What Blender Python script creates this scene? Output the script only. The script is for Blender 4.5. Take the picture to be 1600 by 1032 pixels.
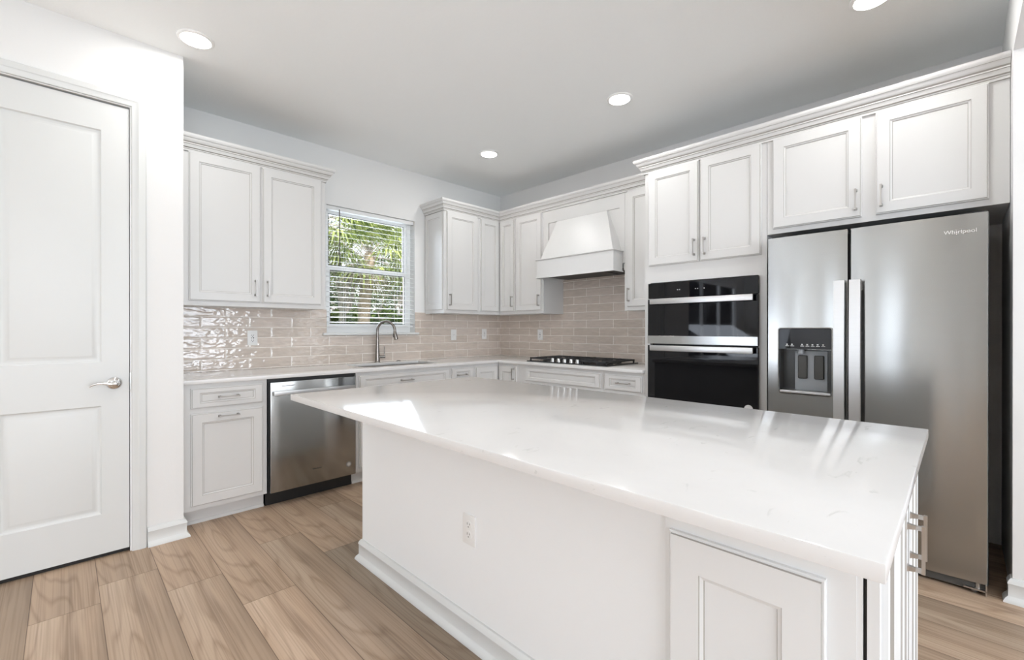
import bpy, bmesh, math, random
from mathutils import Vector, Matrix
random.seed(7)
PI = math.pi
sc = bpy.context.scene
for o in list(bpy.data.objects): bpy.data.objects.remove(o)
COL = sc.collection

# ------------------------------------------------------------------ camera, world, sun, daylight, exposure
cam_d = bpy.data.cameras.new('camera'); cam = bpy.data.objects.new('camera', cam_d); COL.objects.link(cam)
cam.location = (-3.757, -3.9515, 1.2247)
cam.rotation_euler = (PI/2 - .0013, 0, .7851 - PI/2)
cam_d.sensor_width = 36; cam_d.lens = 700.1/1600*36; cam_d.clip_start = .02
sc.camera = cam
sc.view_settings.view_transform = 'Standard'; sc.view_settings.look = 'None'
sc.view_settings.gamma = 1; sc.view_settings.use_curve_mapping = False
sc.view_settings.exposure = 0.06
cy = sc.cycles
cy.max_bounces = 10; cy.diffuse_bounces = 6; cy.glossy_bounces = 5; cy.transmission_bounces = 6; cy.transparent_max_bounces = 24
cy.use_denoising = True; cy.use_adaptive_sampling = True; cy.adaptive_threshold = .02
cy.sample_clamp_indirect = 6; cy.caustics_reflective = False; cy.caustics_refractive = False

w = bpy.data.worlds.new('sky'); sc.world = w; w.use_nodes = True
nt = w.node_tree; nt.nodes.clear()
wo = nt.nodes.new('ShaderNodeOutputWorld'); bg = nt.nodes.new('ShaderNodeBackground'); sky = nt.nodes.new('ShaderNodeTexSky')
sky.sky_type = 'NISHITA'; sky.sun_disc = False; sky.sun_elevation = math.radians(48); sky.sun_rotation = math.radians(200)
sky.air_density = 1.0; sky.dust_density = 2.5; sky.ozone_density = 1.0
mixw = nt.nodes.new('ShaderNodeMix'); mixw.data_type = 'RGBA'; mixw.inputs[0].default_value = .8
bw = nt.nodes.new('ShaderNodeRGBToBW')
nt.links.new(sky.outputs[0], mixw.inputs[6]); nt.links.new(sky.outputs[0], bw.inputs[0]); nt.links.new(bw.outputs[0], mixw.inputs[7])
nt.links.new(mixw.outputs[2], bg.inputs[0]); bg.inputs[1].default_value = .36
nt.links.new(bg.outputs[0], wo.inputs[0])

def lamp(name, kind, loc, rot, energy, color=(1, 1, 1), **kw):
    d = bpy.data.lights.new(name, kind); d.energy = energy; d.color = color
    for k, v in kw.items(): setattr(d, k, v)
    o = bpy.data.objects.new(name, d); COL.objects.link(o); o.location = loc; o.rotation_euler = rot
    return o
lamp('sun', 'SUN', (0, -20, 20), (math.radians(40), 0, math.radians(-25)), 5.5, (1, .96, .9), angle=.01)
# daylight that enters through the big windows of the living area behind the camera
def daylight(name, loc, rot, sx, sy, e, c=(.885, .975, 1.11)):
    lamp(name, 'AREA', loc, rot, e, c, shape='RECTANGLE', size=sx, size_y=sy)
daylight('daylight_back_windows', (-3.6, -7.92, 1.35), (PI/2 + 1.05, 0, 0), 5.0, 2.1, 158)
daylight('daylight_back_windows_sky', (-3.6, -7.96, 1.35), (PI/2, 0, 0), 5.0, 2.1, 62)
daylight('daylight_side_window', (-9.92, -2.65, 1.35), (PI/2 + .75, 0, -PI/2), .6, 2.1, 14)
daylight('daylight_side_window_small', (-9.92, -1.0, 1.35), (PI/2 + .75, 0, -PI/2), .3, 2.1, 7)
daylight('daylight_glass_doors', (-7.9, 2.4, 3.2), (PI/2 - .65, 0, PI), 3.0, 2.5, 2600)
daylight('daylight_glass_doors_sky', (-7.9, -.12, 1.2), (PI/2 + 1.0, 0, PI), 2.9, 2.2, 125)
daylight('daylight_kitchen_window', (-1.67, .16, 1.76), (PI/2, 0, PI), .86, 1.1, 20)

# ------------------------------------------------------------------ material helpers
MATS = {}
def new_mat(name):
    m = bpy.data.materials.new(name); m.use_nodes = True; MATS[name] = m
    return m, m.node_tree, m.node_tree.nodes['Principled BSDF']
def simple(name, col, rough=.5, metal=0, bump=0, bscale=80, spec=.5, coat=0, var=0, vscale=3):
    m, t, b = new_mat(name)
    b.inputs['Base Color'].default_value = (*col, 1); b.inputs['Roughness'].default_value = rough
    b.inputs['Metallic'].default_value = metal; b.inputs['Specular IOR Level'].default_value = spec
    b.inputs['Coat Weight'].default_value = coat
    g = t.nodes.new('ShaderNodeNewGeometry'); n = t.nodes.new('ShaderNodeTexNoise')
    n.inputs['Scale'].default_value = bscale; n.inputs['Detail'].default_value = 4
    t.links.new(g.outputs['Position'], n.inputs['Vector'])
    if bump:
        bp_ = t.nodes.new('ShaderNodeBump'); bp_.inputs['Strength'].default_value = bump; bp_.inputs['Distance'].default_value = .002
        t.links.new(n.outputs[0], bp_.inputs['Height']); t.links.new(bp_.outputs[0], b.inputs['Normal'])
    if var:
        n2 = t.nodes.new('ShaderNodeTexNoise'); n2.inputs['Scale'].default_value = vscale
        t.links.new(g.outputs['Position'], n2.inputs['Vector'])
        mx = t.nodes.new('ShaderNodeMix'); mx.data_type = 'RGBA'
        mx.inputs[6].default_value = (*[c*(1-var) for c in col], 1); mx.inputs[7].default_value = (*[min(1, c*(1+var)) for c in col], 1)
        t.links.new(n2.outputs[0], mx.inputs[0]); t.links.new(mx.outputs[2], b.inputs['Base Color'])
    return m
def emis(name, col, s):
    m, t, b = new_mat(name)
    b.inputs['Base Color'].default_value = (.9, .9, .9, 1); b.inputs['Emission Color'].default_value = (*col, 1); b.inputs['Emission Strength'].default_value = s
    return m
WALL = simple('wall_paint', (.81, .808, .80), .75, bump=.12, bscale=140)
CEIL = simple('ceiling_paint', (.945, .965, .965), .85, bump=.35, bscale=55)
TRIM = simple('trim_paint', (.69, .70, .69), .38)
CAB = simple('cabinet_paint', (.685, .68, .67), .36)
ISLCAB = simple('island_cabinet_paint', (.80, .81, .81), .4)
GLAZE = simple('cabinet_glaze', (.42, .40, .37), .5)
ISL = simple('island_paint', (.86, .875, .88), .6, bump=.1, bscale=160)
NICKEL = simple('satin_nickel', (.50, .48, .46), .3, 1)
GREYNI = simple('faucet_nickel', (.26, .24, .22), .27, 1)
CHROME = simple('polished_nickel', (.72, .71, .70), .1, 1)
BLACK = simple('black_plastic', (.012, .012, .012), .4)
IRON = simple('cast_iron', (.022, .022, .023), .55, bump=.3, bscale=300)
GAP = simple('gap_shade', (.02, .018, .016), .8)  # near-black colour standing in for the shade inside narrow gaps
RUBBER = simple('dark_grey', (.06, .06, .06), .5)
PLATE = simple('white_plastic', (.83, .83, .82), .3)
SLOT = simple('slot_dark', (.03, .03, .03), .6)
BLIND = simple('blind_white', (.82, .83, .82), .4)
VINYL = simple('window_vinyl', (.94, .94, .93), .35)
BLKGLASS = simple('black_glass', (.003, .003, .004), .03, spec=.3, coat=0)
FRSIDE = simple('appliance_side', (.03, .03, .032), .42)
LGREY = simple('dispenser_grey', (.34, .36, .38), .35)
PADM = simple('dispenser_paddle', (.05, .048, .042), .4)
ICON = simple('icon_print', (.55, .55, .55), .4)
PRINT = simple('dark_print', (.03, .03, .03), .4)
HOODDK = simple('hood_liner', (.035, .035, .035), .5, .3)
LIGHTTRIM = simple('lamp_trim', (.93, .93, .92), .5)
LEDM = emis('led_lens', (1, .97, .92), 14)

def steel(name, col, rough, aniso=.75):
    m, t, b = new_mat(name)
    b.inputs['Metallic'].default_value = 1; b.inputs['Roughness'].default_value = rough
    b.inputs['Anisotropic'].default_value = aniso; b.inputs['Anisotropic Rotation'].default_value = .25
    tg = t.nodes.new('ShaderNodeTangent'); tg.direction_type = 'RADIAL'; tg.axis = 'Z'
    t.links.new(tg.outputs[0], b.inputs['Tangent'])
    g = t.nodes.new('ShaderNodeNewGeometry'); mp = t.nodes.new('ShaderNodeMapping'); mp.inputs['Scale'].default_value = (3, 3, 900)
    n = t.nodes.new('ShaderNodeTexNoise'); n.inputs['Scale'].default_value = 1; n.inputs['Detail'].default_value = 2
    t.links.new(g.outputs['Position'], mp.inputs[0]); t.links.new(mp.outputs[0], n.inputs['Vector'])
    mx = t.nodes.new('ShaderNodeMix'); mx.data_type = 'RGBA'
    mx.inputs[6].default_value = (*[c*.93 for c in col], 1); mx.inputs[7].default_value = (*[c*1.05 for c in col], 1)
    t.links.new(n.outputs[0], mx.inputs[0]); t.links.new(mx.outputs[2], b.inputs['Base Color'])
    return m
STEEL = steel('stainless_steel', (.37, .37, .36), .17)
STEELH = steel('stainless_handle', (.62, .62, .62), .3, .4)
SINKM = steel('sink_steel', (.35, .33, .31), .35, .3)

def quartz():
    m, t, b = new_mat('white_quartz')
    b.inputs['Roughness'].default_value = .10; b.inputs['Specular IOR Level'].default_value = .38
    g = t.nodes.new('ShaderNodeNewGeometry')
    n = t.nodes.new('ShaderNodeTexNoise'); n.inputs['Scale'].default_value = 2.2; n.inputs['Detail'].default_value = 8; n.inputs['Roughness'].default_value = .62; n.inputs['Distortion'].default_value = .6
    t.links.new(g.outputs['Position'], n.inputs['Vector'])
    r = t.nodes.new('ShaderNodeValToRGB'); cr = r.color_ramp
    cr.elements[0].position = .3; cr.elements[0].color = (.69, .68, .67, 1)
    cr.elements[1].position = .7; cr.elements[1].color = (.73, .72, .71, 1)
    t.links.new(n.outputs[0], r.inputs[0])
    # short broken grey veins
    mp = t.nodes.new('ShaderNodeMapping'); mp.inputs['Rotation'].default_value = (0, 0, .5); mp.inputs['Scale'].default_value = (9, 26, 60)
    n2 = t.nodes.new('ShaderNodeTexNoise'); n2.inputs['Scale'].default_value = 1; n2.inputs['Detail'].default_value = 5; n2.inputs['Distortion'].default_value = 1.2
    t.links.new(g.outputs['Position'], mp.inputs[0]); t.links.new(mp.outputs[0], n2.inputs['Vector'])
    r2 = t.nodes.new('ShaderNodeValToRGB'); r2.color_ramp.elements[0].position = .66; r2.color_ramp.elements[0].color = (0, 0, 0, 1)
    r2.color_ramp.elements[1].position = .72; r2.color_ramp.elements[1].color = (1, 1, 1, 1)
    t.links.new(n2.outputs[0], r2.inputs[0])
    mx = t.nodes.new('ShaderNodeMix'); mx.data_type = 'RGBA'; mx.inputs[7].default_value = (.62, .615, .60, 1)
    t.links.new(r2.outputs[0], mx.inputs[0]); t.links.new(r.outputs[0], mx.inputs[6]); t.links.new(mx.outputs[2], b.inputs['Base Color'])
    return m
QUARTZ = quartz()

def tile(name, axis, x0):
    m, t, b = new_mat(name)
    g = t.nodes.new('ShaderNodeNewGeometry'); sx = t.nodes.new('ShaderNodeSeparateXYZ'); cx = t.nodes.new('ShaderNodeCombineXYZ')
    t.links.new(g.outputs['Position'], sx.inputs[0])
    a = t.nodes.new('ShaderNodeMath'); a.operation = 'ADD'; a.inputs[1].default_value = -x0
    t.links.new(sx.outputs[axis], a.inputs[0]); t.links.new(a.outputs[0], cx.inputs[0])
    c = t.nodes.new('ShaderNodeMath'); c.operation = 'ADD'; c.inputs[1].default_value = -.9195
    t.links.new(sx.outputs[2], c.inputs[0]); t.links.new(c.outputs[0], cx.inputs[1])
    def brick(mortar, smooth):
        br = t.nodes.new('ShaderNodeTexBrick'); br.offset = .5; br.offset_frequency = 2
        br.inputs['Scale'].default_value = 1; br.inputs['Brick Width'].default_value = .3148; br.inputs['Row Height'].default_value = .0803
        br.inputs['Mortar Size'].default_value = mortar; br.inputs['Mortar Smooth'].default_value = smooth; br.inputs['Bias'].default_value = 0
        t.links.new(cx.outputs[0], br.inputs['Vector']); return br
    br = brick(.0024, .05)
    br.inputs['Color1'].default_value = (.60, .52, .45, 1); br.inputs['Color2'].default_value = (.67, .585, .52, 1); br.inputs['Mortar'].default_value = (.90, .86, .80, 1)
    pil = brick(.012, 1.0)
    n0 = t.nodes.new('ShaderNodeTexNoise'); n0.inputs['Scale'].default_value = 9; n0.inputs['Detail'].default_value = 3
    mp0 = t.nodes.new('ShaderNodeMapping'); mp0.inputs['Scale'].default_value = (1, 1, 6) if axis != 2 else (1, 1, 1)
    t.links.new(g.outputs['Position'], mp0.inputs[0]); t.links.new(mp0.outputs[0], n0.inputs['Vector'])
    mv = t.nodes.new('ShaderNodeMix'); mv.data_type = 'RGBA'; mv.blend_type = 'MULTIPLY'; mv.inputs[0].default_value = 1
    rv = t.nodes.new('ShaderNodeValToRGB'); rv.color_ramp.elements[0].position = .3; rv.color_ramp.elements[0].color = (.9, .9, .9, 1); rv.color_ramp.elements[1].position = .7; rv.color_ramp.elements[1].color = (1.06, 1.06, 1.06, 1)
    t.links.new(n0.outputs[0], rv.inputs[0]); t.links.new(br.outputs['Color'], mv.inputs[6]); t.links.new(rv.outputs[0], mv.inputs[7])
    t.links.new(mv.outputs[2], b.inputs['Base Color'])
    rr = t.nodes.new('ShaderNodeMapRange'); rr.inputs[3].default_value = .04; rr.inputs[4].default_value = .6
    t.links.new(br.outputs['Fac'], rr.inputs[0]); t.links.new(rr.outputs[0], b.inputs['Roughness'])
    b.inputs['Specular IOR Level'].default_value = .95
    # hand-made wavy glaze
    n1 = t.nodes.new('ShaderNodeTexNoise'); n1.inputs['Scale'].default_value = 17; n1.inputs['Detail'].default_value = 1.5
    mp1 = t.nodes.new('ShaderNodeMapping'); mp1.inputs['Scale'].default_value = (1, 1, 2.0)
    t.links.new(g.outputs['Position'], mp1.inputs[0]); t.links.new(mp1.outputs[0], n1.inputs['Vector'])
    s1 = t.nodes.new('ShaderNodeMath'); s1.operation = 'MULTIPLY'; s1.inputs[1].default_value = .0045
    t.links.new(n1.outputs[0], s1.inputs[0])
    s2 = t.nodes.new('ShaderNodeMath'); s2.operation = 'MULTIPLY'; s2.inputs[1].default_value = -.0011
    t.links.new(pil.outputs['Fac'], s2.inputs[0])
    s3 = t.nodes.new('ShaderNodeMath'); s3.operation = 'ADD'; t.links.new(s1.outputs[0], s3.inputs[0]); t.links.new(s2.outputs[0], s3.inputs[1])
    bp_ = t.nodes.new('ShaderNodeBump'); bp_.inputs['Strength'].default_value = .9; bp_.inputs['Distance'].default_value = 1
    t.links.new(s3.outputs[0], bp_.inputs['Height']); t.links.new(bp_.outputs[0], b.inputs['Normal'])
    return m
TILE_A = tile('glazed_tile_window_wall', 0, -2.571); TILE_B = tile('glazed_tile_range_wall', 1, -.80)

def wood():
    m, t, b = new_mat('oak_planks')
    uv = t.nodes.new('ShaderNodeUVMap'); uv.uv_map = 'plank'
    at = t.nodes.new('ShaderNodeAttribute'); at.attribute_name = 'tone'
    ed = t.nodes.new('ShaderNodeAttribute'); ed.attribute_name = 'tone2'
    mp = t.nodes.new('ShaderNodeMapping'); mp.inputs['Scale'].default_value = (7.0, .62, 1)
    off = t.nodes.new('ShaderNodeVectorMath'); off.operation = 'MULTIPLY_ADD'; off.inputs[1].default_value = (37, 53, 11)
    t.links.new(at.outputs['Color'], off.inputs[0]); 
    t.links.new(uv.outputs[0], mp.inputs[0]); t.links.new(mp.outputs[0], off.inputs[2])
    # contour-like cathedral grain
    n = t.nodes.new('ShaderNodeTexNoise'); n.inputs['Scale'].default_value = .85; n.inputs['Detail'].default_value = 2.2; n.inputs['Roughness'].default_value = .32; n.inputs['Distortion'].default_value = .12
    t.links.new(off.outputs[0], n.inputs['Vector'])
    mul = t.nodes.new('ShaderNodeMath'); mul.operation = 'MULTIPLY'; mul.inputs[1].default_value = 30; t.links.new(n.outputs[0], mul.inputs[0])
    fr = t.nodes.new('ShaderNodeMath'); fr.operation = 'PINGPONG'; fr.inputs[1].default_value = 1; t.links.new(mul.outputs[0], fr.inputs[0])
    # fine fibres
    mp2 = t.nodes.new('ShaderNodeMapping'); mp2.inputs['Scale'].default_value = (20, 1.6, 1)
    t.links.new(off.outputs[0], mp2.inputs[0])
    n2 = t.nodes.new('ShaderNodeTexNoise'); n2.inputs['Scale'].default_value = 1.3; n2.inputs['Detail'].default_value = 5
    t.links.new(mp2.outputs[0], n2.inputs['Vector'])
    mp4 = t.nodes.new('ShaderNodeMapping'); mp4.inputs['Scale'].default_value = (2.2, 1.3, 1); t.links.new(off.outputs[0], mp4.inputs[0])
    n4 = t.nodes.new('ShaderNodeTexNoise'); n4.inputs['Scale'].default_value = 1; n4.inputs['Detail'].default_value = 3; n4.inputs['Distortion'].default_value = .4
    t.links.new(mp4.outputs[0], n4.inputs['Vector'])
    # broad patches of grey-brown
    n3 = t.nodes.new('ShaderNodeTexNoise'); n3.inputs['Scale'].default_value = .7; n3.inputs['Detail'].default_value = 2
    t.links.new(off.outputs[0], n3.inputs['Vector'])
    r3 = t.nodes.new('ShaderNodeValToRGB'); e = r3.color_ramp
    e.elements[0].position = .30; e.elements[0].color = (.33, .245, .175, 1)
    e.elements[1].position = .68; e.elements[1].color = (.60, .475, .36, 1)
    e.elements.new(.48).color = (.47, .35, .25, 1)
    t.links.new(n3.outputs[0], r3.inputs[0])
    sep = t.nodes.new('ShaderNodeSeparateColor'); t.links.new(at.outputs['Color'], sep.inputs[0])
    tint = t.nodes.new('ShaderNodeMix'); tint.data_type = 'RGBA'; tint.blend_type = 'MULTIPLY'; tint.inputs[0].default_value = 1
    rt = t.nodes.new('ShaderNodeValToRGB'); rt.color_ramp.elements[0].position = 0; rt.color_ramp.elements[0].color = (.55, .56, .56, 1)
    rt.color_ramp.elements[1].position = 1; rt.color_ramp.elements[1].color = (1.18, 1.14, 1.12, 1); rt.color_ramp.elements.new(.5).color = (.98, .96, .95, 1)
    t.links.new(ed.outputs['Fac'], rt.inputs[0]); t.links.new(r3.outputs[0], tint.inputs[6]); t.links.new(rt.outputs[0], tint.inputs[7])
    def darken(prev, fac_socket, lo, hi, col):
        mr = t.nodes.new('ShaderNodeMapRange'); mr.inputs[1].default_value = lo; mr.inputs[2].default_value = hi
        t.links.new(fac_socket, mr.inputs[0])
        mx = t.nodes.new('ShaderNodeMix'); mx.data_type = 'RGBA'; mx.blend_type = 'MULTIPLY'; mx.inputs[7].default_value = (*col, 1)
        t.links.new(mr.outputs[0], mx.inputs[0]); t.links.new(prev, mx.inputs[6]); return mx.outputs[2]
    c = darken(tint.outputs[2], fr.outputs[0], .62, 1.0, (.80, .77, .74))
    c = darken(c, n2.outputs[0], .48, .72, (.74, .71, .68))
    c = darken(c, n4.outputs[0], .52, .68, (.72, .70, .69))
    # knots
    vo = t.nodes.new('ShaderNodeTexVoronoi'); vo.inputs['Scale'].default_value = .42
    mpk = t.nodes.new('ShaderNodeMapping'); mpk.inputs['Scale'].default_value = (1, 1.7, 1); t.links.new(off.outputs[0], mpk.inputs[0]); t.links.new(mpk.outputs[0], vo.inputs['Vector'])
    rk = t.nodes.new('ShaderNodeMapRange'); rk.inputs[1].default_value = .045; rk.inputs[2].default_value = .015
    t.links.new(vo.outputs['Distance'], rk.inputs[0])
    mk = t.nodes.new('ShaderNodeMix'); mk.data_type = 'RGBA'; mk.blend_type = 'MULTIPLY'; mk.inputs[7].default_value = (.55, .5, .45, 1)
    t.links.new(rk.outputs[0], mk.inputs[0]); t.links.new(c, mk.inputs[6]); c = mk.outputs[2]
    # seams: uv.x runs 0..width, edge distance stored through uv2
    uv2 = t.nodes.new('ShaderNodeUVMap'); uv2.uv_map = 'unit'
    s = t.nodes.new('ShaderNodeSeparateXYZ'); t.links.new(uv2.outputs[0], s.inputs[0])
    def edge(sock, width):
        a = t.nodes.new('ShaderNodeMath'); a.operation = 'SUBTRACT'; a.inputs[1].default_value = .5; t.links.new(sock, a.inputs[0])
        b2 = t.nodes.new('ShaderNodeMath'); b2.operation = 'ABSOLUTE'; t.links.new(a.outputs[0], b2.inputs[0])
        c2 = t.nodes.new('ShaderNodeMath'); c2.operation = 'GREATER_THAN'; c2.inputs[1].default_value = .5 - width; t.links.new(b2.outputs[0], c2.inputs[0]); return c2.outputs[0]
    mxm = t.nodes.new('ShaderNodeMath'); mxm.operation = 'MAXIMUM'
    t.links.new(edge(s.outputs[0], .0065), mxm.inputs[0]); t.links.new(edge(s.outputs[1], .0011), mxm.inputs[1])
    ms = t.nodes.new('ShaderNodeMix'); ms.data_type = 'RGBA'; ms.blend_type = 'MULTIPLY'; ms.inputs[7].default_value = (.45, .42, .40, 1)
    t.links.new(mxm.outputs[0], ms.inputs[0]); t.links.new(c, ms.inputs[6])
    t.links.new(ms.outputs[2], b.inputs['Base Color'])
    b.inputs['Roughness'].default_value = .42; b.inputs['Specular IOR Level'].default_value = .35
    bp_ = t.nodes.new('ShaderNodeBump'); bp_.inputs['Strength'].default_value = .15; bp_.inputs['Distance'].default_value = .001
    t.links.new(n2.outputs[0], bp_.inputs['Height']); t.links.new(bp_.outputs[0], b.inputs['Normal'])
    return m
WOOD = wood()

def glass():
    m, t, b = new_mat('window_glass'); t.nodes.remove(b)
    out = t.nodes['Material Output']; tr = t.nodes.new('ShaderNodeBsdfTransparent'); gl = t.nodes.new('ShaderNodeBsdfGlossy'); gl.inputs['Roughness'].default_value = .02
    fr = t.nodes.new('ShaderNodeFresnel'); fr.inputs[0].default_value = 1.45; mx = t.nodes.new('ShaderNodeMixShader')
    t.links.new(fr.outputs[0], mx.inputs[0]); t.links.new(tr.outputs[0], mx.inputs[1]); t.links.new(gl.outputs[0], mx.inputs[2]); t.links.new(mx.outputs[0], out.inputs[0])
    return m
GLASS = glass()
def leafmat(name, c1, c2):
    m, t, b = new_mat(name)
    g = t.nodes.new('ShaderNodeNewGeometry')
    n = t.nodes.new('ShaderNodeTexNoise'); n.inputs['Scale'].default_value = 2.3; t.links.new(g.outputs['Position'], n.inputs['Vector'])
    ad = t.nodes.new('ShaderNodeMath'); ad.operation = 'ADD'; t.links.new(n.outputs[0], ad.inputs[0])
    sb = t.nodes.new('ShaderNodeMath'); sb.operation = 'MULTIPLY_ADD'; sb.inputs[1].default_value = .7; sb.inputs[2].default_value = -.35
    t.links.new(g.outputs['Random Per Island'], sb.inputs[0]); t.links.new(sb.outputs[0], ad.inputs[1])
    r = t.nodes.new('ShaderNodeValToRGB'); r.color_ramp.elements[0].position = .25; r.color_ramp.elements[0].color = (*c1, 1); r.color_ramp.elements[1].position = .8; r.color_ramp.elements[1].color = (*c2, 1)
    t.links.new(ad.outputs[0], r.inputs[0]); t.links.new(r.outputs[0], b.inputs['Base Color'])
    b.inputs['Roughness'].default_value = .45
    out = t.nodes['Material Output']; tl = t.nodes.new('ShaderNodeBsdfTranslucent'); t.links.new(r.outputs[0], tl.inputs[0])
    mx = t.nodes.new('ShaderNodeMixShader'); mx.inputs[0].default_value = .4
    t.links.new(b.outputs[0], mx.inputs[1]); t.links.new(tl.outputs[0], mx.inputs[2]); t.links.new(mx.outputs[0], out.inputs[0])
    return m
PALML = leafmat('palm_leaf', (.11, .17, .035), (.52, .60, .20))
LEAFG = leafmat('green_leaf', (.05, .12, .025), (.30, .42, .10))
LEAFD = leafmat('dark_leaf', (.035, .07, .03), (.16, .24, .09))
LEAFY = leafmat('bright_leaf', (.20, .29, .07), (.52, .62, .26))
BARK = simple('bark', (.36, .29, .22), .9, bump=1, bscale=25, var=.45, vscale=14)
STRAW = simple('dry_frond', (.50, .42, .30), .8, var=.35, vscale=9)
TWIG = simple('pale_branch', (.42, .38, .34), .9, var=.3, vscale=10)
GRASS = simple('lawn', (.07, .11, .035), .9, var=.4, vscale=2)

# ------------------------------------------------------------------ mesh helpers
ROOT = {}
def TA(u, v, w): return Vector((u, -w, v))      # a front facing -Y: u to the right, v up, w out of the wall
def TB(u, v, w): return Vector((-w, -u, v))     # a front facing -X
def TW(x, y, z): return Vector((x, y, z))
def tag(o, label=None, cat=None, group=None, kind=None):
    if label: o['label'] = label
    if cat: o['category'] = cat
    if group: o['group'] = group
    if kind: o['kind'] = kind
    return o
def empty(name, loc, label=None, cat=None, group=None, kind=None):
    o = bpy.data.objects.new(name, None); COL.objects.link(o); o.location = loc; o.empty_display_size = .1
    ROOT[o.name] = Vector(loc); return tag(o, label, cat, group, kind)
class MB:
    def __init__(s): s.v = []; s.f = []; s.m = []
    def add(s, vs, fs, mi=0):
        k = len(s.v); s.v += [Vector(p) for p in vs]
        s.f += [[i + k for i in f] for f in fs]; s.m += [mi]*len(fs); return s
    def box(s, a, b, T=TW, mi=0, bev=0):
        """a, b: opposite corners in the frame of T"""
        lo = [min(a[i], b[i]) for i in range(3)]; hi = [max(a[i], b[i]) for i in range(3)]
        if not bev:
            vs = [T(*p) for p in ((lo[0], lo[1], lo[2]), (hi[0], lo[1], lo[2]), (hi[0], hi[1], lo[2]), (lo[0], hi[1], lo[2]), (lo[0], lo[1], hi[2]), (hi[0], lo[1], hi[2]), (hi[0], hi[1], hi[2]), (lo[0], hi[1], hi[2]))]
            return s.add(vs, [(0, 3, 2, 1), (4, 5, 6, 7), (0, 1, 5, 4), (1, 2, 6, 5), (2, 3, 7, 6), (3, 0, 4, 7)], mi)
        bm = bmesh.new(); bmesh.ops.create_cube(bm, size=1)
        for v in bm.verts: v.co = Vector([lo[i] + (v.co[i] + .5)*(hi[i]-lo[i]) for i in range(3)])
        bmesh.ops.bevel(bm, geom=bm.edges[:], offset=min(bev, .45*min(hi[i]-lo[i] for i in range(3))), segments=2, affect='EDGES', profile=.6)
        bm.verts.index_update()
        s.add([T(*v.co) for v in bm.verts], [[v.index for v in f.verts] for f in bm.faces], mi); bm.free(); return s
    def rings(s, rs, mis, close_last=True, close_first=False, cap_mi=None, around=None):
        k0 = len(s.v); n = len(rs[0])
        for r in rs: s.v += [Vector(p) for p in r]
        for i in range(len(rs)-1):
            for j in range(n):
                a, b = k0 + i*n + j, k0 + i*n + (j+1) % n
                s.f.append([a, b, b+n, a+n]); s.m.append(around[j] if around else mis[i] if isinstance(mis, (list, tuple)) else mis)
        cm = cap_mi if cap_mi is not None else (mis[-1] if isinstance(mis, (list, tuple)) else mis)
        if close_last: s.f.append([k0+(len(rs)-1)*n+j for j in range(n)]); s.m.append(cm)
        if close_first: s.f.append([k0+j for j in reversed(range(n))]); s.m.append(cm)
        return s
    def prism(s, poly, h0, h1, T=TW, axis=2, mi=0):
        """poly in the two other coordinates, extruded along axis between h0 and h1"""
        def P(p, h):
            q = list(p); q.insert(axis, h); return T(*q)
        return s.rings([[P(p, h0) for p in poly], [P(p, h1) for p in poly]], mi, True, True)
    def tube(s, pts, rad, seg=12, mi=0, cap=True):
        pts = [Vector(p) for p in pts]; n = len(pts)
        rad = rad if isinstance(rad, (list, tuple)) else [rad]*n
        rs = []; up = None
        for i, p in enumerate(pts):
            d = (pts[min(i+1, n-1)] - pts[max(i-1, 0)]).normalized()
            if up is None: up = d.orthogonal().normalized()
            else: up = (up - d*up.dot(d)).normalized()
            b = d.cross(up)
            rs.append([p + (up*math.cos(2*PI*j/seg) + b*math.sin(2*PI*j/seg))*rad[i] for j in range(seg)])
        return s.rings(rs, mi, cap, cap)
    def lathe(s, prof, c, T=TW, axis=2, seg=32, mi=0):
        """prof: (radius, height) along axis through c"""
        rs = []
        for r, h in prof:
            ring = []
            for j in range(seg):
                a = 2*PI*j/seg; q = [r*math.cos(a), r*math.sin(a)]; q.insert(axis, h)
                ring.append(T(*[c[i]+q[i] for i in range(3)]))
            rs.append(ring)
        return s.rings(rs, mi, True, True)
    def sweep(s, path, prof, mi=0, z0=0, around=None):
        """path in plan, prof (out, z) to the right-hand side of the path, mitred"""
        path = [Vector(p) for p in path]; n = len(path); off = []
        for i in range(n):
            ds = []
            if i > 0: ds.append((path[i]-path[i-1]).normalized())
            if i < n-1: ds.append((path[i+1]-path[i]).normalized())
            ns = [Vector((d.y, -d.x)) for d in ds]
            off.append(ns[0] if len(ns) == 1 else (ns[0]+ns[1])/(1+ns[0].dot(ns[1])))
        rs = [[Vector((path[i].x+off[i].x*o, path[i].y+off[i].y*o, z0+z)) for o, z in prof] for i in range(n)]
        return s.rings(rs, mi, True, True, 0, around)
    def build(s, name, mats, parent=None, smooth=None):
        if not isinstance(mats, (list, tuple)): mats = [mats]
        if parent is not None: loc = Vector((0, 0, 0)); base = ROOT[parent.name]
        else:
            xs = [v.x for v in s.v]; ys = [v.y for v in s.v]; zs = [v.z for v in s.v]
            loc = Vector(((min(xs)+max(xs))/2, (min(ys)+max(ys))/2, min(zs))); base = loc
        me = bpy.data.meshes.new(name); me.from_pydata([v-base for v in s.v], [], s.f)
        for m in mats: me.materials.append(m)
        me.polygons.foreach_set('material_index', s.m)
        bm = bmesh.new(); bm.from_mesh(me); bmesh.ops.recalc_face_normals(bm, faces=bm.faces); bm.to_mesh(me); bm.free()
        if smooth:
            me.polygons.foreach_set('use_smooth', [True]*len(me.polygons)); me.set_sharp_from_angle(angle=math.radians(smooth))
        o = bpy.data.objects.new(name, me); COL.objects.link(o); o.location = loc
        if parent is not None: o.parent = parent
        ROOT[o.name] = base
        return o
def structure(o, label=None): return tag(o, label, kind='structure')

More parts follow.
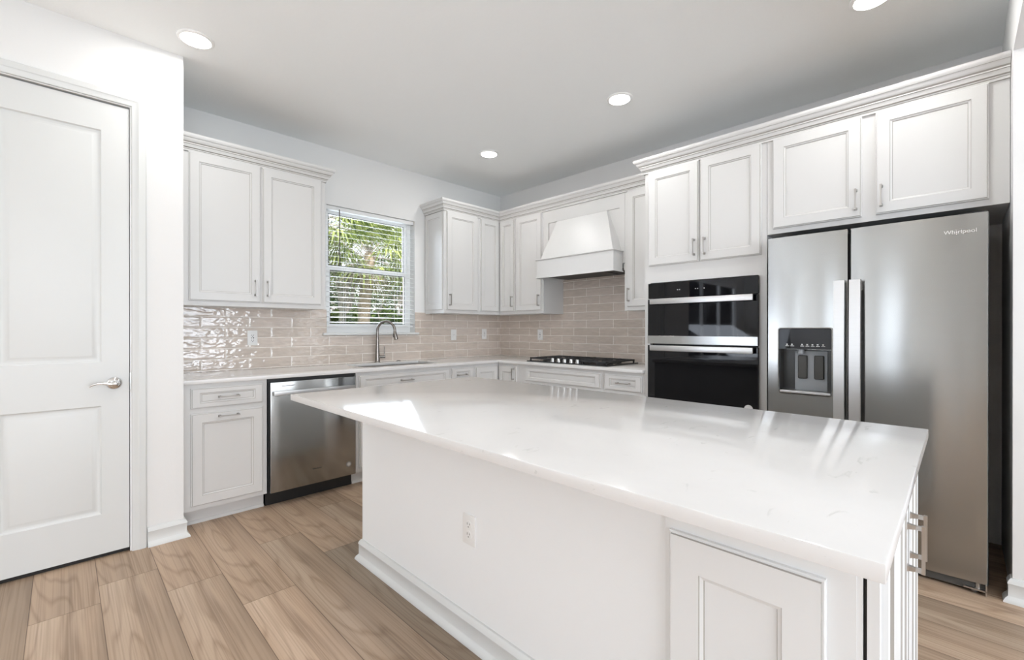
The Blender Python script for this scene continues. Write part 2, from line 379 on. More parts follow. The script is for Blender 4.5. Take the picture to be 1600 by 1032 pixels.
def panel_rings(T, u0, u1, v0, v1, w0, fu, fv, raised=True):
    """framed cabinet front: outer eased edge, glazed inner moulding, flat centre panel"""
    def R(iu, iv, w):
        return [T(u0+iu, v0+iv, w), T(u1-iu, v0+iv, w), T(u1-iu, v1-iv, w), T(u0+iu, v1-iv, w)]
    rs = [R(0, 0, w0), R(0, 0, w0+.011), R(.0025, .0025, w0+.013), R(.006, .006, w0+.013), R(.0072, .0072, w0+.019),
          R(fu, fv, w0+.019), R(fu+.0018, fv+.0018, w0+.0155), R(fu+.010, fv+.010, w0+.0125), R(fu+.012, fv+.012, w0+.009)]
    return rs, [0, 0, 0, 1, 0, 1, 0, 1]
def front(name, parent, T, u0, u1, v0, v1, w0, fu=.058, fv=None, label=None, mat=None):
    m = MB(); rs, mi = panel_rings(T, u0, u1, v0, v1, w0, fu, fu if fv is None else fv)
    m.rings(rs, mi, True, True, 0)
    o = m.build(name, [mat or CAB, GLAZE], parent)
    if label: o['label'] = label
    return o
def pull(parent, T, cu, cv, w, vertical, L=.115, name='handle', out=.030):
    m = MB(); h = L/2
    def X(a, b, c): return T(cu+b, cv+a, w+c) if vertical else T(cu+a, cv+b, w+c)
    # flat bar that widens towards both ends
    prof = [(-h, .0055), (-h*.8, .005), (-h*.4, .0036), (0, .0032), (h*.4, .0036), (h*.8, .005), (h, .0055)]
    m.rings([[X(a, -r, out-.004), X(a, r, out-.004), X(a, r*.8, out+.003), X(a, -r*.8, out+.003)] for a, r in prof], 0, True, True)
    for sgn in (-1, 1):
        c = sgn*(h-.0065)
        m.rings([[X(c-q, -q, z), X(c+q, -q, z), X(c+q, q, z), X(c-q, q, z)] for q, z in ((.0075, 0), (.006, .004), (.0045, .016), (.005, out-.003))], 0, True, True)
    return m.build(name, NICKEL, parent)
def carcass(parent, T, u0, u1, v0, v1, w0, w1, name='body', toe=False, extra=None, openings=()):
    m = MB(); t = .018; vb = v0
    m.box((u0, vb, w0), (u0+t, v1, w1-.0195), T); m.box((u1-t, vb, w0), (u1, v1, w1-.0195), T)
    m.box((u0+t, vb, w0), (u1-t, vb+t, w1-.0195), T); m.box((u0+t, vb+t, w0), (u1-t, v1, w0+.006), T)
    # face frame, split around the openings
    us = sorted({u0, u1, *[o[0] for o in openings], *[o[1] for o in openings]}); vs = sorted({v0, v1, *[o[2] for o in openings], *[o[3] for o in openings]})
    for i in range(len(us)-1):
        for j in range(len(vs)-1):
            cu, cv = (us[i]+us[i+1])/2, (vs[j]+vs[j+1])/2
            if any(o[0] < cu < o[1] and o[2] < cv < o[3] for o in openings): continue
            m.box((us[i], vs[j], w1-.0195), (us[i+1], vs[j+1], w1), T)
    if extra: extra(m)
    return m.build(name, [CAB, GLAZE], parent)

# ------------------------------------------------------------------ the room
ZC = 2.834; PX = -3.257; PY = -.709; SY = -4.12
# floor of separate planks in one mesh
def build_floor():
    pw = .2228; x0 = -3.641; me = bpy.data.meshes.new('floor'); vs = []; fs = []; tone = []; tone2 = []; uvs = []; units = []
    L = 1.52
    known = {0: -1.05, 1: -1.338, 2: -1.70, 3: -1.135, 4: -1.486}
    tones = {(-2, 0): .6, (-1, 0): .65, (-1, 1): .6, (0, 0): .55, (0, 1): .5, (1, 0): .75, (1, 1): .52, (2, 0): .68, (2, 1): .80, (3, 0): .7, (3, 1): .36, (4, 0): .5, (4, 1): .03, (5, 0): .4, (5, 1): .3}  # set by hand; greyer planks beside the island have the dimmer light painted in
    seeds = {}
    for k in range(-30, 18):
        xa = x0 + k*pw; xb = xa+pw; y = known.get(k, -random.random()*L); top = y
        while top < .0: top += L
        i = -int(round((top-y)/L)); yy = top; 
        while yy > -8:
            ya, yb = max(yy-L, -8.0), min(yy, 0.0)
            if yb > ya:
                n = len(vs); vs += [(xa, ya, 0), (xb, ya, 0), (xb, yb, 0), (xa, yb, 0)]; fs.append((n, n+1, n+2, n+3))
                r = (random.random(), random.random(), random.random()); tone.append(r)
                idx = 0 if yb > y+.01 and yy > y+.01 else 1 + int(round((y-yy)/L))
                tone2.append(tones.get((k, idx), .25+.6*random.random()))
                uvs.append([(0, ya-yy), (pw, ya-yy), (pw, yb-yy), (0, yb-yy)])
                units.append([(0, 1-(yy-ya)/L), (1, 1-(yy-ya)/L), (1, 1-(yy-yb)/L), (0, 1-(yy-yb)/L)])
            yy -= L
    me.from_pydata(vs, [], fs); me.materials.append(WOOD)
    a = me.attributes.new('tone', 'FLOAT_COLOR', 'FACE'); b = me.attributes.new('tone2', 'FLOAT', 'FACE')
    for i, r in enumerate(tone): a.data[i].color = (*r, 1); b.data[i].value = tone2[i]
    u1 = me.uv_layers.new(name='plank'); u2 = me.uv_layers.new(name='unit')
    for i, p in enumerate(me.polygons):
        for j, li in enumerate(p.loop_indices): u1.data[li].uv = uvs[i][j]; u2.data[li].uv = units[i][j]
    o = bpy.data.objects.new('floor', me); COL.objects.link(o); structure(o, 'oak plank floor'); ROOT['floor'] = Vector((0, 0, 0))
build_floor()
structure(MB().box((-10, -8, -.12), (.15, .15, -.003)).build('trim_9', GAP), 'slab under the plank floor')
structure(MB().box((-10.15, -8.15, ZC), (.15, .15, ZC+.12)).build('ceiling', CEIL), 'white ceiling')
# window wall, with the kitchen window and the glass door of the living area
WX0, WX1, WZ0, WZ1 = -2.12, -1.213, 1.19, 2.333
m = MB()
m.box((WX1, 0, 0), (.15, .15, ZC)); m.box((WX0, 0, 0), (WX1, .15, WZ0)); m.box((WX0, 0, WZ1), (WX1, .15, ZC)); m.box((-6.4, 0, 0), (WX0, .15, ZC))
m.box((-9.4, 0, 2.3), (-6.4, .15, ZC)); m.box((-10, 0, 0), (-9.4, .15, ZC))
structure(m.build('wall_back', WALL), 'white wall with the kitchen window')
structure(MB().box((0, -8, 0), (.15, 0, ZC)).build('wall_right', WALL), 'white wall behind the cooktop and ovens')
m = MB()
for a, b in ((-8, -3.2), (-2.1, -1.15), (-.55, .15)): m.box((-10.15, a, 0), (-10, b, ZC))
for a, b in ((-3.2, -2.1), (-1.15, -.55)): m.box((-10.15, a, 0), (-10, b, .25)); m.box((-10.15, a, 2.45), (-10, b, ZC))
structure(m.build('wall_left', WALL), 'far wall of the living area')
m = MB(); m.box((-10.15, -8.15, 0), (-6.2, -8, ZC)); m.box((-1, -8.15, 0), (.15, -8, ZC)); m.box((-6.2, -8.15, 0), (-1, -8, .25)); m.box((-6.2, -8.15, 2.45), (-1, -8, ZC))
structure(m.build('wall_front', WALL), 'wall behind the camera')
# pantry block on the left with its doorway, and the stub wall with header on the right
DX0, DX1, DZ = -4.095, -3.497, 2.45
m = MB(); m.box((DX1, PY, 0), (PX, PY+.11, ZC)); m.box((-5.0, PY, 0), (DX0, PY+.11, ZC)); m.box((DX0, PY, DZ), (DX1, PY+.11, ZC))
m.box((PX-.11, PY+.11, 0), (PX, 0, ZC)); m.box((-5.0, PY+.11, 0), (-4.89, 0, ZC))
structure(m.build('wall_pantry', WALL), 'white wall around the pantry door')
m = MB(); m.box((-.745, SY-.13, 0), (0, SY, ZC)); m.box((-5.2, SY-.13, 2.476), (-.745, SY, ZC)); m.box((-5.45, SY-.13, 0), (-5.2, SY, ZC))
structure(m.build('wall_stub', WALL), 'white wall end beside the refrigerator with its header')

BASE = [(0, 0), (.030, 0), (.030, .006), (.024, .018), (.016, .026), (.014, .030), (.014, .078), (.017, .084), (.013, .096), (.006, .106), (0, .108)]
def baseboard(name, path, label):
    return structure(MB().sweep(path, BASE).build(name, TRIM, smooth=35), label)
baseboard('baseboard_pantry', [(-3.424, PY), (PX, PY), (PX, -.56)], 'white baseboard beside the pantry door')
baseboard('baseboard_pantry_far', [(-5.0, 0), (-5.0, PY), (DX0-.078, PY)], None)
baseboard('baseboard_stub', [(-.70, SY), (-.745, SY), (-.745, SY-.13), (0, SY-.13)], 'white baseboard round the wall end')

# pantry door: leaf, casing, lever, strike
d1 = empty('door_1', (DX0, PY, 0), 'white two-panel pantry door', kind='structure')
def rectring(T, u0, u1, v0, v1, w): return [T(u0, v0, w), T(u1, v0, w), T(u1, v1, w), T(u0, v1, w)]
m = MB(); LW = -PY - .004   # the leaf's face sits 4 mm behind the wall face
u0, u1, v0, v1 = DX0+.003, DX1-.004, .022, 2.44
pan = [(u0+.113, u1-.113, .235, .815), (u0+.113, u1-.113, 1.048, 2.292)]
us = [u0, pan[0][0], pan[0][1], u1]; vs = [v0, .235, .815, 1.048, 2.292, v1]
for i in range(3):
    for j in range(5):
        if i == 1 and j in (1, 3): continue
        m.add(rectring(TA, us[i], us[i+1], vs[j], vs[j+1], LW), [(0, 1, 2, 3)])
for a, b, c, d in pan:
    seq = [(0, 0), (.006, -.007), (.012, -.009), (.020, -.009), (.034, -.003), (.040, -.002)]
    m.rings([rectring(TA, a+k, b-k, c+k, d-k, LW+z) for k, z in seq], 0)
m.rings([rectring(TA, u0, u1, v0, v1, LW), rectring(TA, u0, u1, v0, v1, LW-.035)], 0)
leaf = m.build('door_leaf', TRIM, d1, smooth=25)
m = MB(); cu, cv, w0 = -3.563, .933, LW
m.lathe([(.033, 0), (.033, .003), (.030, .008), (.022, .012), (.013, .014), (.012, .045), (.0135, .05), (.0135, .060), (.008, .064)], (cu, cv, w0), TA, 2, 36)
pts = [TA(cu-.004, cv, w0+.052), TA(cu-.022, cv-.001, w0+.054), TA(cu-.045, cv+.006, w0+.054), TA(cu-.068, cv+.0075, w0+.053), TA(cu-.088, cv+.001, w0+.052), TA(cu-.100, cv-.007, w0+.051)]
m.tube(pts, [.010, .0085, .0075, .0065, .0055, .004], 12)
m.build('lever_handle', CHROME, d1, smooth=40)
m = MB(); m.box((DX1-.0015, .885, LW-.03), (DX1+.001, .985, LW+.006), TA); m.build('strike_plate', CHROME, d1)
m = MB(); CAS = [(0, 0), (.0, .011), (.006, .014), (.024, .016), (.030, .0195), (.036, .019), (.058, .017), (.064, .011), (.066, 0)]
def casing(mm, a, b, top):      # inverted U swept in the wall plane
    path = [(b, 0), (b, top), (a, top), (a, 0)]; dirs = [(1, 0), (1, 1), (-1, 1), (-1, 0)]
    mm.rings([[TA(p[0]+d[0]*(.006+o), p[1]+d[1]*(.006+o) if d[1] else p[1], -PY+z) for o, z in CAS] for p, d in zip(path, dirs)], 0, True, True)
casing(m, DX0, DX1, DZ); m.build('door_casing', TRIM, d1, smooth=30)
m = MB()
for a in (DX0-.001, DX1-.001): m.box((a, 0, .6-.0), (a+.002, DZ, -PY-.0005), TA)
m.box((DX0, .0, .60), (DX1, .020, .69), TA, 1)  # black strip under the leaf, drawn as the shade of that gap
m.build('door_jamb', [TRIM, GAP], d1)

# ------------------------------------------------------------------ kitchen window (structure) and blind
win = empty('window_1', (WX0, .10, WZ0), 'white single-hung kitchen window', kind='structure')
def frame(m, T, u0, u1, v0, v1, w0, w1, fu, fv, fb=None, mi=0):
    fb = fv if fb is None else fb
    m.box((u0, v0, w0), (u0+fu, v1, w1), T, mi); m.box((u1-fu, v0, w0), (u1, v1, w1), T, mi)
    m.box((u0+fu, v1-fv, w0), (u1-fu, v1, w1), T, mi); m.box((u0+fu, v0, w0), (u1-fu, v0+fb, w1), T, mi)
m = MB(); frame(m, TA, WX0, WX1, WZ0, WZ1, -.15, -.09, .034, .03, .04); m.build('window_frame', VINYL, win)
m = MB(); frame(m, TA, WX0+.034, WX1-.034, 1.775, WZ1-.03, -.14, -.115, .03, .022, .035); m.build('upper_sash', VINYL, win)
m = MB(); frame(m, TA, WX0+.034, WX1-.034, WZ0+.04, 1.803, -.114, -.088, .034, .037, .045); m.build('lower_sash', VINYL, win)
m = MB(); m.box((WX0+.06, 1.80, -.130), (WX1-.06, WZ1-.05, -.126), TA); m.build('upper_pane', GLASS, win)
m = MB(); m.box((WX0+.066, WZ0+.083, -.103), (WX1-.066, 1.77, -.099), TA); m.build('lower_pane', GLASS, win)
m = MB()
for k, (a, b, c, d) in enumerate([(WX0+.064, WX1-.064, 1.810, WZ1-.052), (WX0+.068, WX1-.068, WZ0+.085, 1.766)]):
    w_ = (-.1145, -.0875)[k]
    frame(m, TA, a, b, c, d, w_-.004, w_+.0008, .005, .005, .005)
m.build('glazing_gasket', RUBBER, win)
m = MB(); m.box((WX0-.038, WZ0-.018, -.088), (WX1+.036, WZ0+.004, .032), TA, 0, .005); m.build('window_sill', TRIM, win, smooth=30)

bl = empty('window_blind', ((WX0+WX1)/2, .045, WZ0+.03), 'white horizontal slat blind lowered over the window above the sink', 'blind')
m = MB()
N = 22; pitch = .0455
for i in range(N):
    z = 1.29 + i*pitch; prof = []
    for k in range(5):
        t_ = k/4; prof.append((.022 - .048*t_, z + .0022*math.sin(PI*t_)*.5 + .0094*(.5-t_)))
    top = [(y, zz+.0006) for y, zz in prof]; bot = [(y, zz-.0006) for y, zz in reversed(prof)]
    m.prism([(y+.028, zz) for y, zz in top+bot], WX0+.006, WX1-.006, TW, 0)
m.build('slats', BLIND, bl, smooth=40)
m = MB(); m.box((WX0+.004, .018, 2.296), (WX1-.004, .07, 2.331), bev=.003); m.build('headrail', BLIND, bl)
m = MB(); m.box((WX0+.006, .025, 1.248), (WX1-.006, .075, 1.264), bev=.003); m.build('bottom_rail', BLIND, bl)
m = MB(); m.tube([(-1.995, .012, 2.30), (-1.995, .011, 1.80)], .0045, 8); m.tube([(-1.995, .014, 2.31), (-1.995, .012, 2.29)], .003, 8); m.build('tilt_wand', simple('wand_grey', (.10, .09, .07), .35), bl)
for x in (-1.93, -1.40):
    for y in (.027, .077): MB().tube([(x, y, 2.30), (x, y, 1.26)], .0009, 5).build('ladder_cord', BLIND, bl)

# ------------------------------------------------------------------ tiled splashbacks
TOP = .914
m = MB(); m.box((PX, -.008, TOP), (WX0-.0, -.0005, 1.400)); m.box((WX0, -.008, TOP), (WX1, -.0005, WZ0-.019)); m.box((WX1, -.008, TOP), (0, -.0005, 1.400))
tag(m.build('tile_backsplash', TILE_A), 'taupe glazed subway tile splashback on the window wall behind the sink', 'backsplash', 'glossy taupe tile splashbacks')
m = MB(); m.box((-.008, -2.247, TOP), (-.0005, -.008, 1.400)); m.box((-.008, -1.90, 1.400), (-.0005, -.975, 1.76))
tag(m.build('tile_backsplash', TILE_B), 'taupe glazed subway tile splashback behind the cooktop, rising under the hood', 'backsplash', 'glossy taupe tile splashbacks')

# ------------------------------------------------------------------ crown profile
CR = [(0, -.004), (.010, -.004), (.010, .008), (.014, .010), (.014, .016), (.022, .020), (.026, .030), (.030, .038), (.034, .040), (.034, .046), (.040, .052), (.048, .060), (.052, .070), (.053, .074), (.058, .074), (.062, .080), (.066, .088), (.066, .100), (0, .100)]
CZ = 2.412
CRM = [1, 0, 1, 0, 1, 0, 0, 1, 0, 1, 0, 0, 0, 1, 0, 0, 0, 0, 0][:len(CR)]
def crown(name, path, parent=None, z=CZ):
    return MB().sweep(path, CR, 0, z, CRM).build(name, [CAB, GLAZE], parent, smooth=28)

# ------------------------------------------------------------------ wall cabinets
UB, UT, UD = 1.387, 2.425, .33
def wall_cab(T, u0, u1, doors, label, hnd, w1=UD, v0=UB, v1=UT, dv=(1.419, 2.408), name='wall_cabinet', filler=None, **kw):
    base = T((u0+u1)/2, v0, w1/2)
    r = empty(name, base, label, 'cabinet', 'white wall cabinets')
    carcass(r, T, u0, u1, v0, v1, .002, w1, **kw)
    for (a, b), h in zip(doors, hnd):
        d = front('door', r, T, a, b, dv[0], dv[1], w1)
        if h: pull(d, T, h[0], h[1], w1+.019, True)
    return r
c1 = wall_cab(TA, PX+.002, -2.268, [(-3.172, -2.741), (-2.728, -2.302)], 'white double-door wall cabinet between the pantry wall and the window', [(-2.776, 1.524), (-2.695, 1.524)])
crown('crown_molding', [(PX+.002, -UD), (-2.268, -UD), (-2.268, -.002)], c1)
def side_panel(m):    # framed finished end beside the window
    T = lambda u, v, w: Vector((-1.09-w, -u, v))
    rs, mi = panel_rings(T, .012, UD-.012, 1.419, 2.408, 0, .05, .058)
    rs = [[p - Vector((-1, 0, 0))*.011 for p in r] for r in rs[1:]]; m.rings(rs, mi[1:], True, False, 0)
c2 = wall_cab(TA, -1.09, -.645, [(-1.064, -.660)], 'white single-door wall cabinet right of the window with framed side panel', [(-1.033, 1.521)], extra=side_panel)
# corner unit with a folding pair of doors
c3 = empty('corner_wall_cabinet', (-.2, -.2, UB), 'white corner wall cabinet with two narrow folding doors meeting in the room corner', 'cabinet', 'white wall cabinets')
m = MB(); m.prism([(-.643, -.002), (-.643, -UD), (-UD, -UD), (-UD, -.590), (-.002, -.590), (-.002, -.002)], UB, UT); m.build('body', CAB, c3)
front('door', c3, TA, -.618, -.352, 1.419, 2.408, UD, .05); d = front('door', c3, TB, .352, .577, 1.419, 2.408, UD, .05); pull(d, TB, .548, 1.524, UD+.019, True)
c4 = wall_cab(TB, .592, .975, [(.602, .962)], 'white single-door wall cabinet between the corner and the range hood', [(.930, 1.521)])
c5 = wall_cab(TB, 1.905, 2.245, [(1.934, 2.222)], 'narrow white wall cabinet squeezed between the range hood and the ovens', [(1.953, 1.521)])
tag(crown('crown_molding', [(-1.09, -.002), (-1.09, -UD), (-UD, -UD), (-UD, -2.245)]), 'white crown moulding running above the corner cabinets and the range hood', 'moulding')

# ------------------------------------------------------------------ range hood
h = empty('range_hood', (-.24, -1.44, 1.722), 'white wooden range hood with tapered front above the cooktop', 'range hood')
m = MB()
m.box((.977, 1.74, .002), (.995, UT, UD-.012), TB); m.box((1.885, 1.74, .002), (1.903, UT, UD-.012), TB)
# surround: stiles, top rail, recessed back panel
m.box((.977, 1.80, UD-.012), (1.042, UT, UD), TB, 0); m.box((1.852, 1.80, UD-.012), (1.903, UT, UD), TB, 0); m.box((1.042, 2.287, UD-.012), (1.852, UT, UD), TB, 0)
m.box((1.03, 1.85, UD-.014), (1.86, 2.30, UD-.009), TB, 0)
m.box((1.042, 2.2855, UD-.010), (1.852, 2.2872, UD-.001), TB, 1); m.box((1.0412, 1.9, UD-.010), (1.0428, 2.2872, UD-.001), TB, 1)
m.build('surround', [CAB, GLAZE], h)
m = MB()
bot = [(1.030, UD-.01), (1.875, UD-.01), (1.868, .462), (1.050, .462)]; topp = [(1.150, UD-.01), (1.735, UD-.01), (1.728, UD+.006), (1.157, UD+.006)]
m.rings([[TB(u, 1.905, w_) for u, w_ in bot], [TB(u, 2.284, w_) for u, w_ in topp]], 0, True, True); m.build('canopy', CAB, h)
m = MB(); HF = .480
m.box((1.018, 1.728, HF-.02), (1.885, 1.897, HF), TB); m.box((1.018, 1.728, .004+UD), (1.036, 1.897, HF-.02), TB); m.box((1.867, 1.728, .004+UD), (1.885, 1.897, HF-.02), TB)
m.box((1.03, 1.888, UD), (1.87, 1.897, HF-.02), TB)
m.build('apron', CAB, h)
m = MB()
prof = [(0, 0), (.006, .002), (.011, .007), (.011, .010), (.006, .014), (0, .016)]
pth = [(-UD-.002, -1.018), (-HF, -1.018), (-HF, -1.885), (-UD-.002, -1.885)]
m.sweep(list(reversed(pth)), [(-0, 0)] + [(-a, b) for a, b in prof[1:-1]] + [(0, .016)], 0, 1.893)
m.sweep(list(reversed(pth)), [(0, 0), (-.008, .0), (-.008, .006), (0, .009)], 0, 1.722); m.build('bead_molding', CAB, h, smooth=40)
m = MB(); m.box((1.037, 1.745, .01), (1.866, 1.765, HF-.021), TB); m.box((1.2, 1.740, .1), (1.7, 1.7455, .42), TB); m.build('liner', HOODDK, h)

# ------------------------------------------------------------------ oven tower
TD = .610
t_ = empty('oven_tower_cabinet', (-.3, -2.668, 0), 'tall white cabinet housing the wall ovens, with two upper doors', 'cabinet')
m = MB()
m.box((2.247, .105, .002), (2.265, UT, TD-.0195), TB); m.box((3.07, .105, .002), (3.088, UT, TD-.0195), TB)
m.box((2.265, .105, .002), (3.07, .123, TD-.0195), TB); m.box((2.265, 1.62, .002), (3.07, 1.638, TD-.0195), TB)
for a, b, c, d in ((2.247, 3.088, 1.575, UT), (2.247, 2.290, .62, 1.575), (3.040, 3.088, .62, 1.575), (2.247, 3.088, .105, .62)): m.box((a, c, TD-.0195), (b, d, TD), TB)
m.box((2.25, 0, .45), (3.085, .105, .535), TB)
m.build('body', [CAB], t_)
for (a, b), hu in (((2.281, 2.660), 2.632), ((2.672, 3.058), 2.704)):
    d = front('door', t_, TB, a, b, 1.702, 2.408, TD); pull(d, TB, hu, 1.802, TD+.019, True)
d = front('drawer', t_, TB, 2.281, 3.058, .15, .56, TD); pull(d, TB, 2.668, .50, TD+.019, False)
fc = empty('refrigerator_top_cabinet', (-.3, -3.604, 1.82), 'white two-door cabinet above the refrigerator', 'cabinet')
carcass(fc, TB, 3.090, 4.118, 1.822, UT, .002, TD)
for (a, b), hu in (((3.124, 3.566), 3.540), ((3.625, 4.050), 3.650)):
    d = front('door', fc, TB, a, b, 1.852, 2.408, TD, .06); pull(d, TB, hu, 1.948, TD+.019, True)
tag(MB().sweep([(-UD-.002, -2.2465), (-TD, -2.2465), (-TD, -4.118)], CR, 0, CZ, CRM).build('crown_molding', [CAB, GLAZE], smooth=28), 'white crown moulding stepping forward above the ovens and the refrigerator cabinet', 'moulding')

# wall oven combination
ov = empty('double_oven', (-.4, -2.665, .66), 'built-in black glass double wall oven with stainless handles', 'oven')
OU0, OU1 = 2.285, 3.045
m = MB(); m.box((2.30, .645, .04), (3.03, 1.565, TD-.02), TB); m.build('body', FRSIDE, ov)
m = MB(); m.box((OU0, 1.455, TD), (OU1, 1.568, TD+.022), TB, 0, .002); m.build('control_panel', BLKGLASS, ov)
for u in (2.51, 2.525, 2.64, 2.655, 2.70): MB().box((u, 1.508, TD+.0218), (u+.007, 1.514, TD+.0224), TB).build('control_icon', ICON, ov)
def oven_door(v0, v1, hv, band, lab):
    m = MB(); m.box((OU0, v0, TD), (OU1, v1, TD+.030), TB, 0, .003)
    d = m.build('oven_door', [BLKGLASS], ov); d['label'] = lab
    m = MB(); m.box((2.322, hv-.020, TD+.058), (3.026, hv+.020, TD+.072), TB, 0, .003)
    for u in (2.35, 2.998): m.box((u-.012, hv-.012, TD+.029), (u+.012, hv+.012, TD+.059), TB)
    m.build('handle', STEELH, d, smooth=30)
    if band: MB().box((OU0, band[0], TD+.0285), (OU1, band[1], TD+.034), TB, 0, .0015).build('steel_band', STEEL, d)
    return d
oven_door(1.119, 1.450, 1.430, (1.119, 1.178), 'upper oven door, shallow, with steel bottom band')
oven_door(.66, 1.108, 1.088, None, 'lower oven door of plain black glass')
m = MB(); m.lathe([(.026, TD+.030), (.026, TD+.0315), (.021, TD+.0318), (.021, TD+.0312)], (2.990, .712, 0), TB, 2, 32); m.build('round_badge', simple('badge_white', (.75, .75, .75), .3), ov)

# ------------------------------------------------------------------ refrigerator
FX = .780
f = empty('refrigerator', (-.4, -3.59, 0), 'stainless side-by-side refrigerator with ice and water dispenser', 'refrigerator')
m = MB(); m.box((3.146, .07, .04), (4.046, 1.755, .695), TB, 0, .004); m.build('body', FRSIDE, f)
def bowed(m, u0, u1, v0, v1, wb, wf, bow, mi=0, n=14, r=.012):
    """door slab whose face bows gently outwards, rounded at both vertical edges"""
    sec = []
    for i in range(n+1):
        t = i/n; u = u0+(u1-u0)*t; e = min(t, 1-t)*(u1-u0)
        k = 0 if e >= r else r - math.sqrt(max(0, r*r-(r-e)**2))
        sec.append((u, wf + bow*(1-(2*t-1)**2) - k))
    ex = [(u0, wf-r), (u0+r*.3, wf-r*.3)]
    pts = [(u0, wb)] + [(u0, wf-r)] + sec[1:-1] + [(u1, wf-r), (u1, wb)]
    pts = [(u0, wb), (u0, wf-r)] + [(u0+r*(1-math.cos(a)), wf-r+r*math.sin(a)) for a in (PI/6, PI/3)] + sec[1:-1] + [(u1-r*(1-math.cos(a)), wf-r+r*math.sin(a)) for a in (PI/3, PI/6)] + [(u1, wf-r), (u1, wb)]
    m.rings([[TB(u, v0, w_) for u, w_ in pts], [TB(u, v1, w_) for u, w_ in pts]], mi, True, True)
def bowsec(u0, u1, wf, bow): return lambda u: wf + bow*(1-(2*(u-u0)/(u1-u0)-1)**2)
BOW = .006
fl0, fl1, fr0, fr1 = 3.140, 3.524, 3.533, 4.046
dl = None
# left door is split around the dispenser opening
D0, D1, E0, E1 = 3.197, 3.456, .852, 1.232
m = MB(); fb = bowsec(fl0, fl1, FX-BOW, BOW)
def slab(m, a, b, v0, v1, n=8):
    us = [a+(b-a)*i/n for i in range(n+1)]
    vs_ = [TB(u, v, w_) for v in (v0, v1) for u, w_ in [(a, .70)] + [(u, fb(u)) for u in us] + [(b, .70)]]
    k = n+3; m.rings([vs_[:k], vs_[k:]], 0, True, True)
slab(m, fl0, D0, E0, E1, 4); slab(m, D1, fl1, E0, E1, 4); slab(m, fl0, fl1, .052, E0, 14); slab(m, fl0, fl1, E1, 1.765, 14)
m.box((D0, E0, .70), (D1, E1, .706), TB)
ld = m.build('freezer_door', STEEL, f, smooth=30); ld['label'] = 'left, narrower door with the dispenser'
m = MB(); bowed(m, fr0, fr1, .052, 1.765, .70, FX-BOW, BOW); rd = m.build('refrigerator_door', STEEL, f, smooth=30); rd['label'] = 'right, wider door'
def fridge_handle(u0, u1, d):
    m = MB(); n = 16; v0, v1 = .44, 1.486
    # tall slightly arched grip
    rs = []
    for i in range(n+1):
        t = i/n; v = v0+(v1-v0)*t; w_ = FX + .040 + .010*math.sin(PI*t)
        rs.append([TB(u0, v, w_), TB(u1, v, w_), TB(u1-.002, v, w_+.016), TB(u0+.002, v, w_+.016)])
    m.rings(rs, 0, True, True)
    for v in (v0+.03, v1-.03): m.box((u0+.008, v-.02, FX-.008), (u1-.008, v+.02, FX+.045), TB, 0, .003)
    m.build('handle', STEELH, d, smooth=30)
fridge_handle(3.470, 3.521, ld); fridge_handle(3.537, 3.588, rd)
# dispenser
m = MB()
def rrect(u0, u1, v0, v1, r, n=5):
    out = []
    for cx_, cy_, a0 in ((u1-r, v0+r, -PI/2), (u1-r, v1-r, 0), (u0+r, v1-r, PI/2), (u0+r, v0+r, PI)):
        for i in range(n+1): a = a0 + PI/2*i/n; out.append((cx_+r*math.cos(a), cy_+r*math.sin(a)))
    return out
def rr(a, b, c, d, r, w_): return [TB(u, v, w_) for u, v in rrect(a, b, c, d, r)]
m.rings([rr(D0-.004, D1+.004, E0-.004, E1+.004, .014, .772), rr(D0-.004, D1+.004, E0-.004, E1+.004, .014, FX+.003), rr(D0+.001, D1-.001, E0+.001, E1-.001, .012, FX+.004), rr(D0+.004, D1-.004, E0+.004, E1-.004, .010, FX-.002), rr(D0+.004, D1-.004, E0+.004, E1-.004, .010, FX-.06)], 0, False)
m.build('dispenser_bezel', STEEL, ld, smooth=40)
m = MB(); m.box((D0+.003, E0+.004, .707), (D1-.003, 1.108, .7095), TB); m.box((D0+.003, E0+.004, .707), (D0+.006, 1.108, FX-.004), TB); m.box((D1-.006, E0+.004, .707), (D1-.003, 1.108, FX-.004), TB); m.build('dispenser_recess', simple('recess_dark', (.03, .03, .028), .3), ld)
m = MB(); m.box((D0+.004, 1.112, .71), (D1-.004, E1-.004, FX-.001), TB); m.build('dispenser_display', BLKGLASS, ld)
for i in range(8):
    u = D0+.035+i*.025
    if i in (2,): continue
    m = MB(); m.box((u, 1.128, FX-.0012), (u+.018, 1.131, FX-.0004), TB); m.box((u+.004, 1.134, FX-.0012), (u+.012, 1.142, FX-.0004), TB); m.build('dispenser_icon', ICON, ld)
m = MB(); m.box((3.266, .872, .7095), (3.425, 1.100, .716), TB, 0, .002); m.tube([TB(3.30, 1.108, .74), TB(3.30, 1.085, .74)], .018, 16, 0); m.build('dispenser_back_plate', LGREY, ld)
for u in (3.284, 3.364):
    m = MB(); m.rings([rr(u, u+.046, .940, 1.075, .006, .716), rr(u, u+.046, .940, 1.075, .006, .730), rr(u+.003, u+.043, .943, 1.072, .005, .733)], 0, True, True); m.build('dispenser_paddle', PADM, ld)
m = MB(); m.box((D0+.006, E0+.005, .71), (D1-.006, E0+.020, FX+.002), TB, 0, .003); m.build('drip_tray', STEELH, ld)
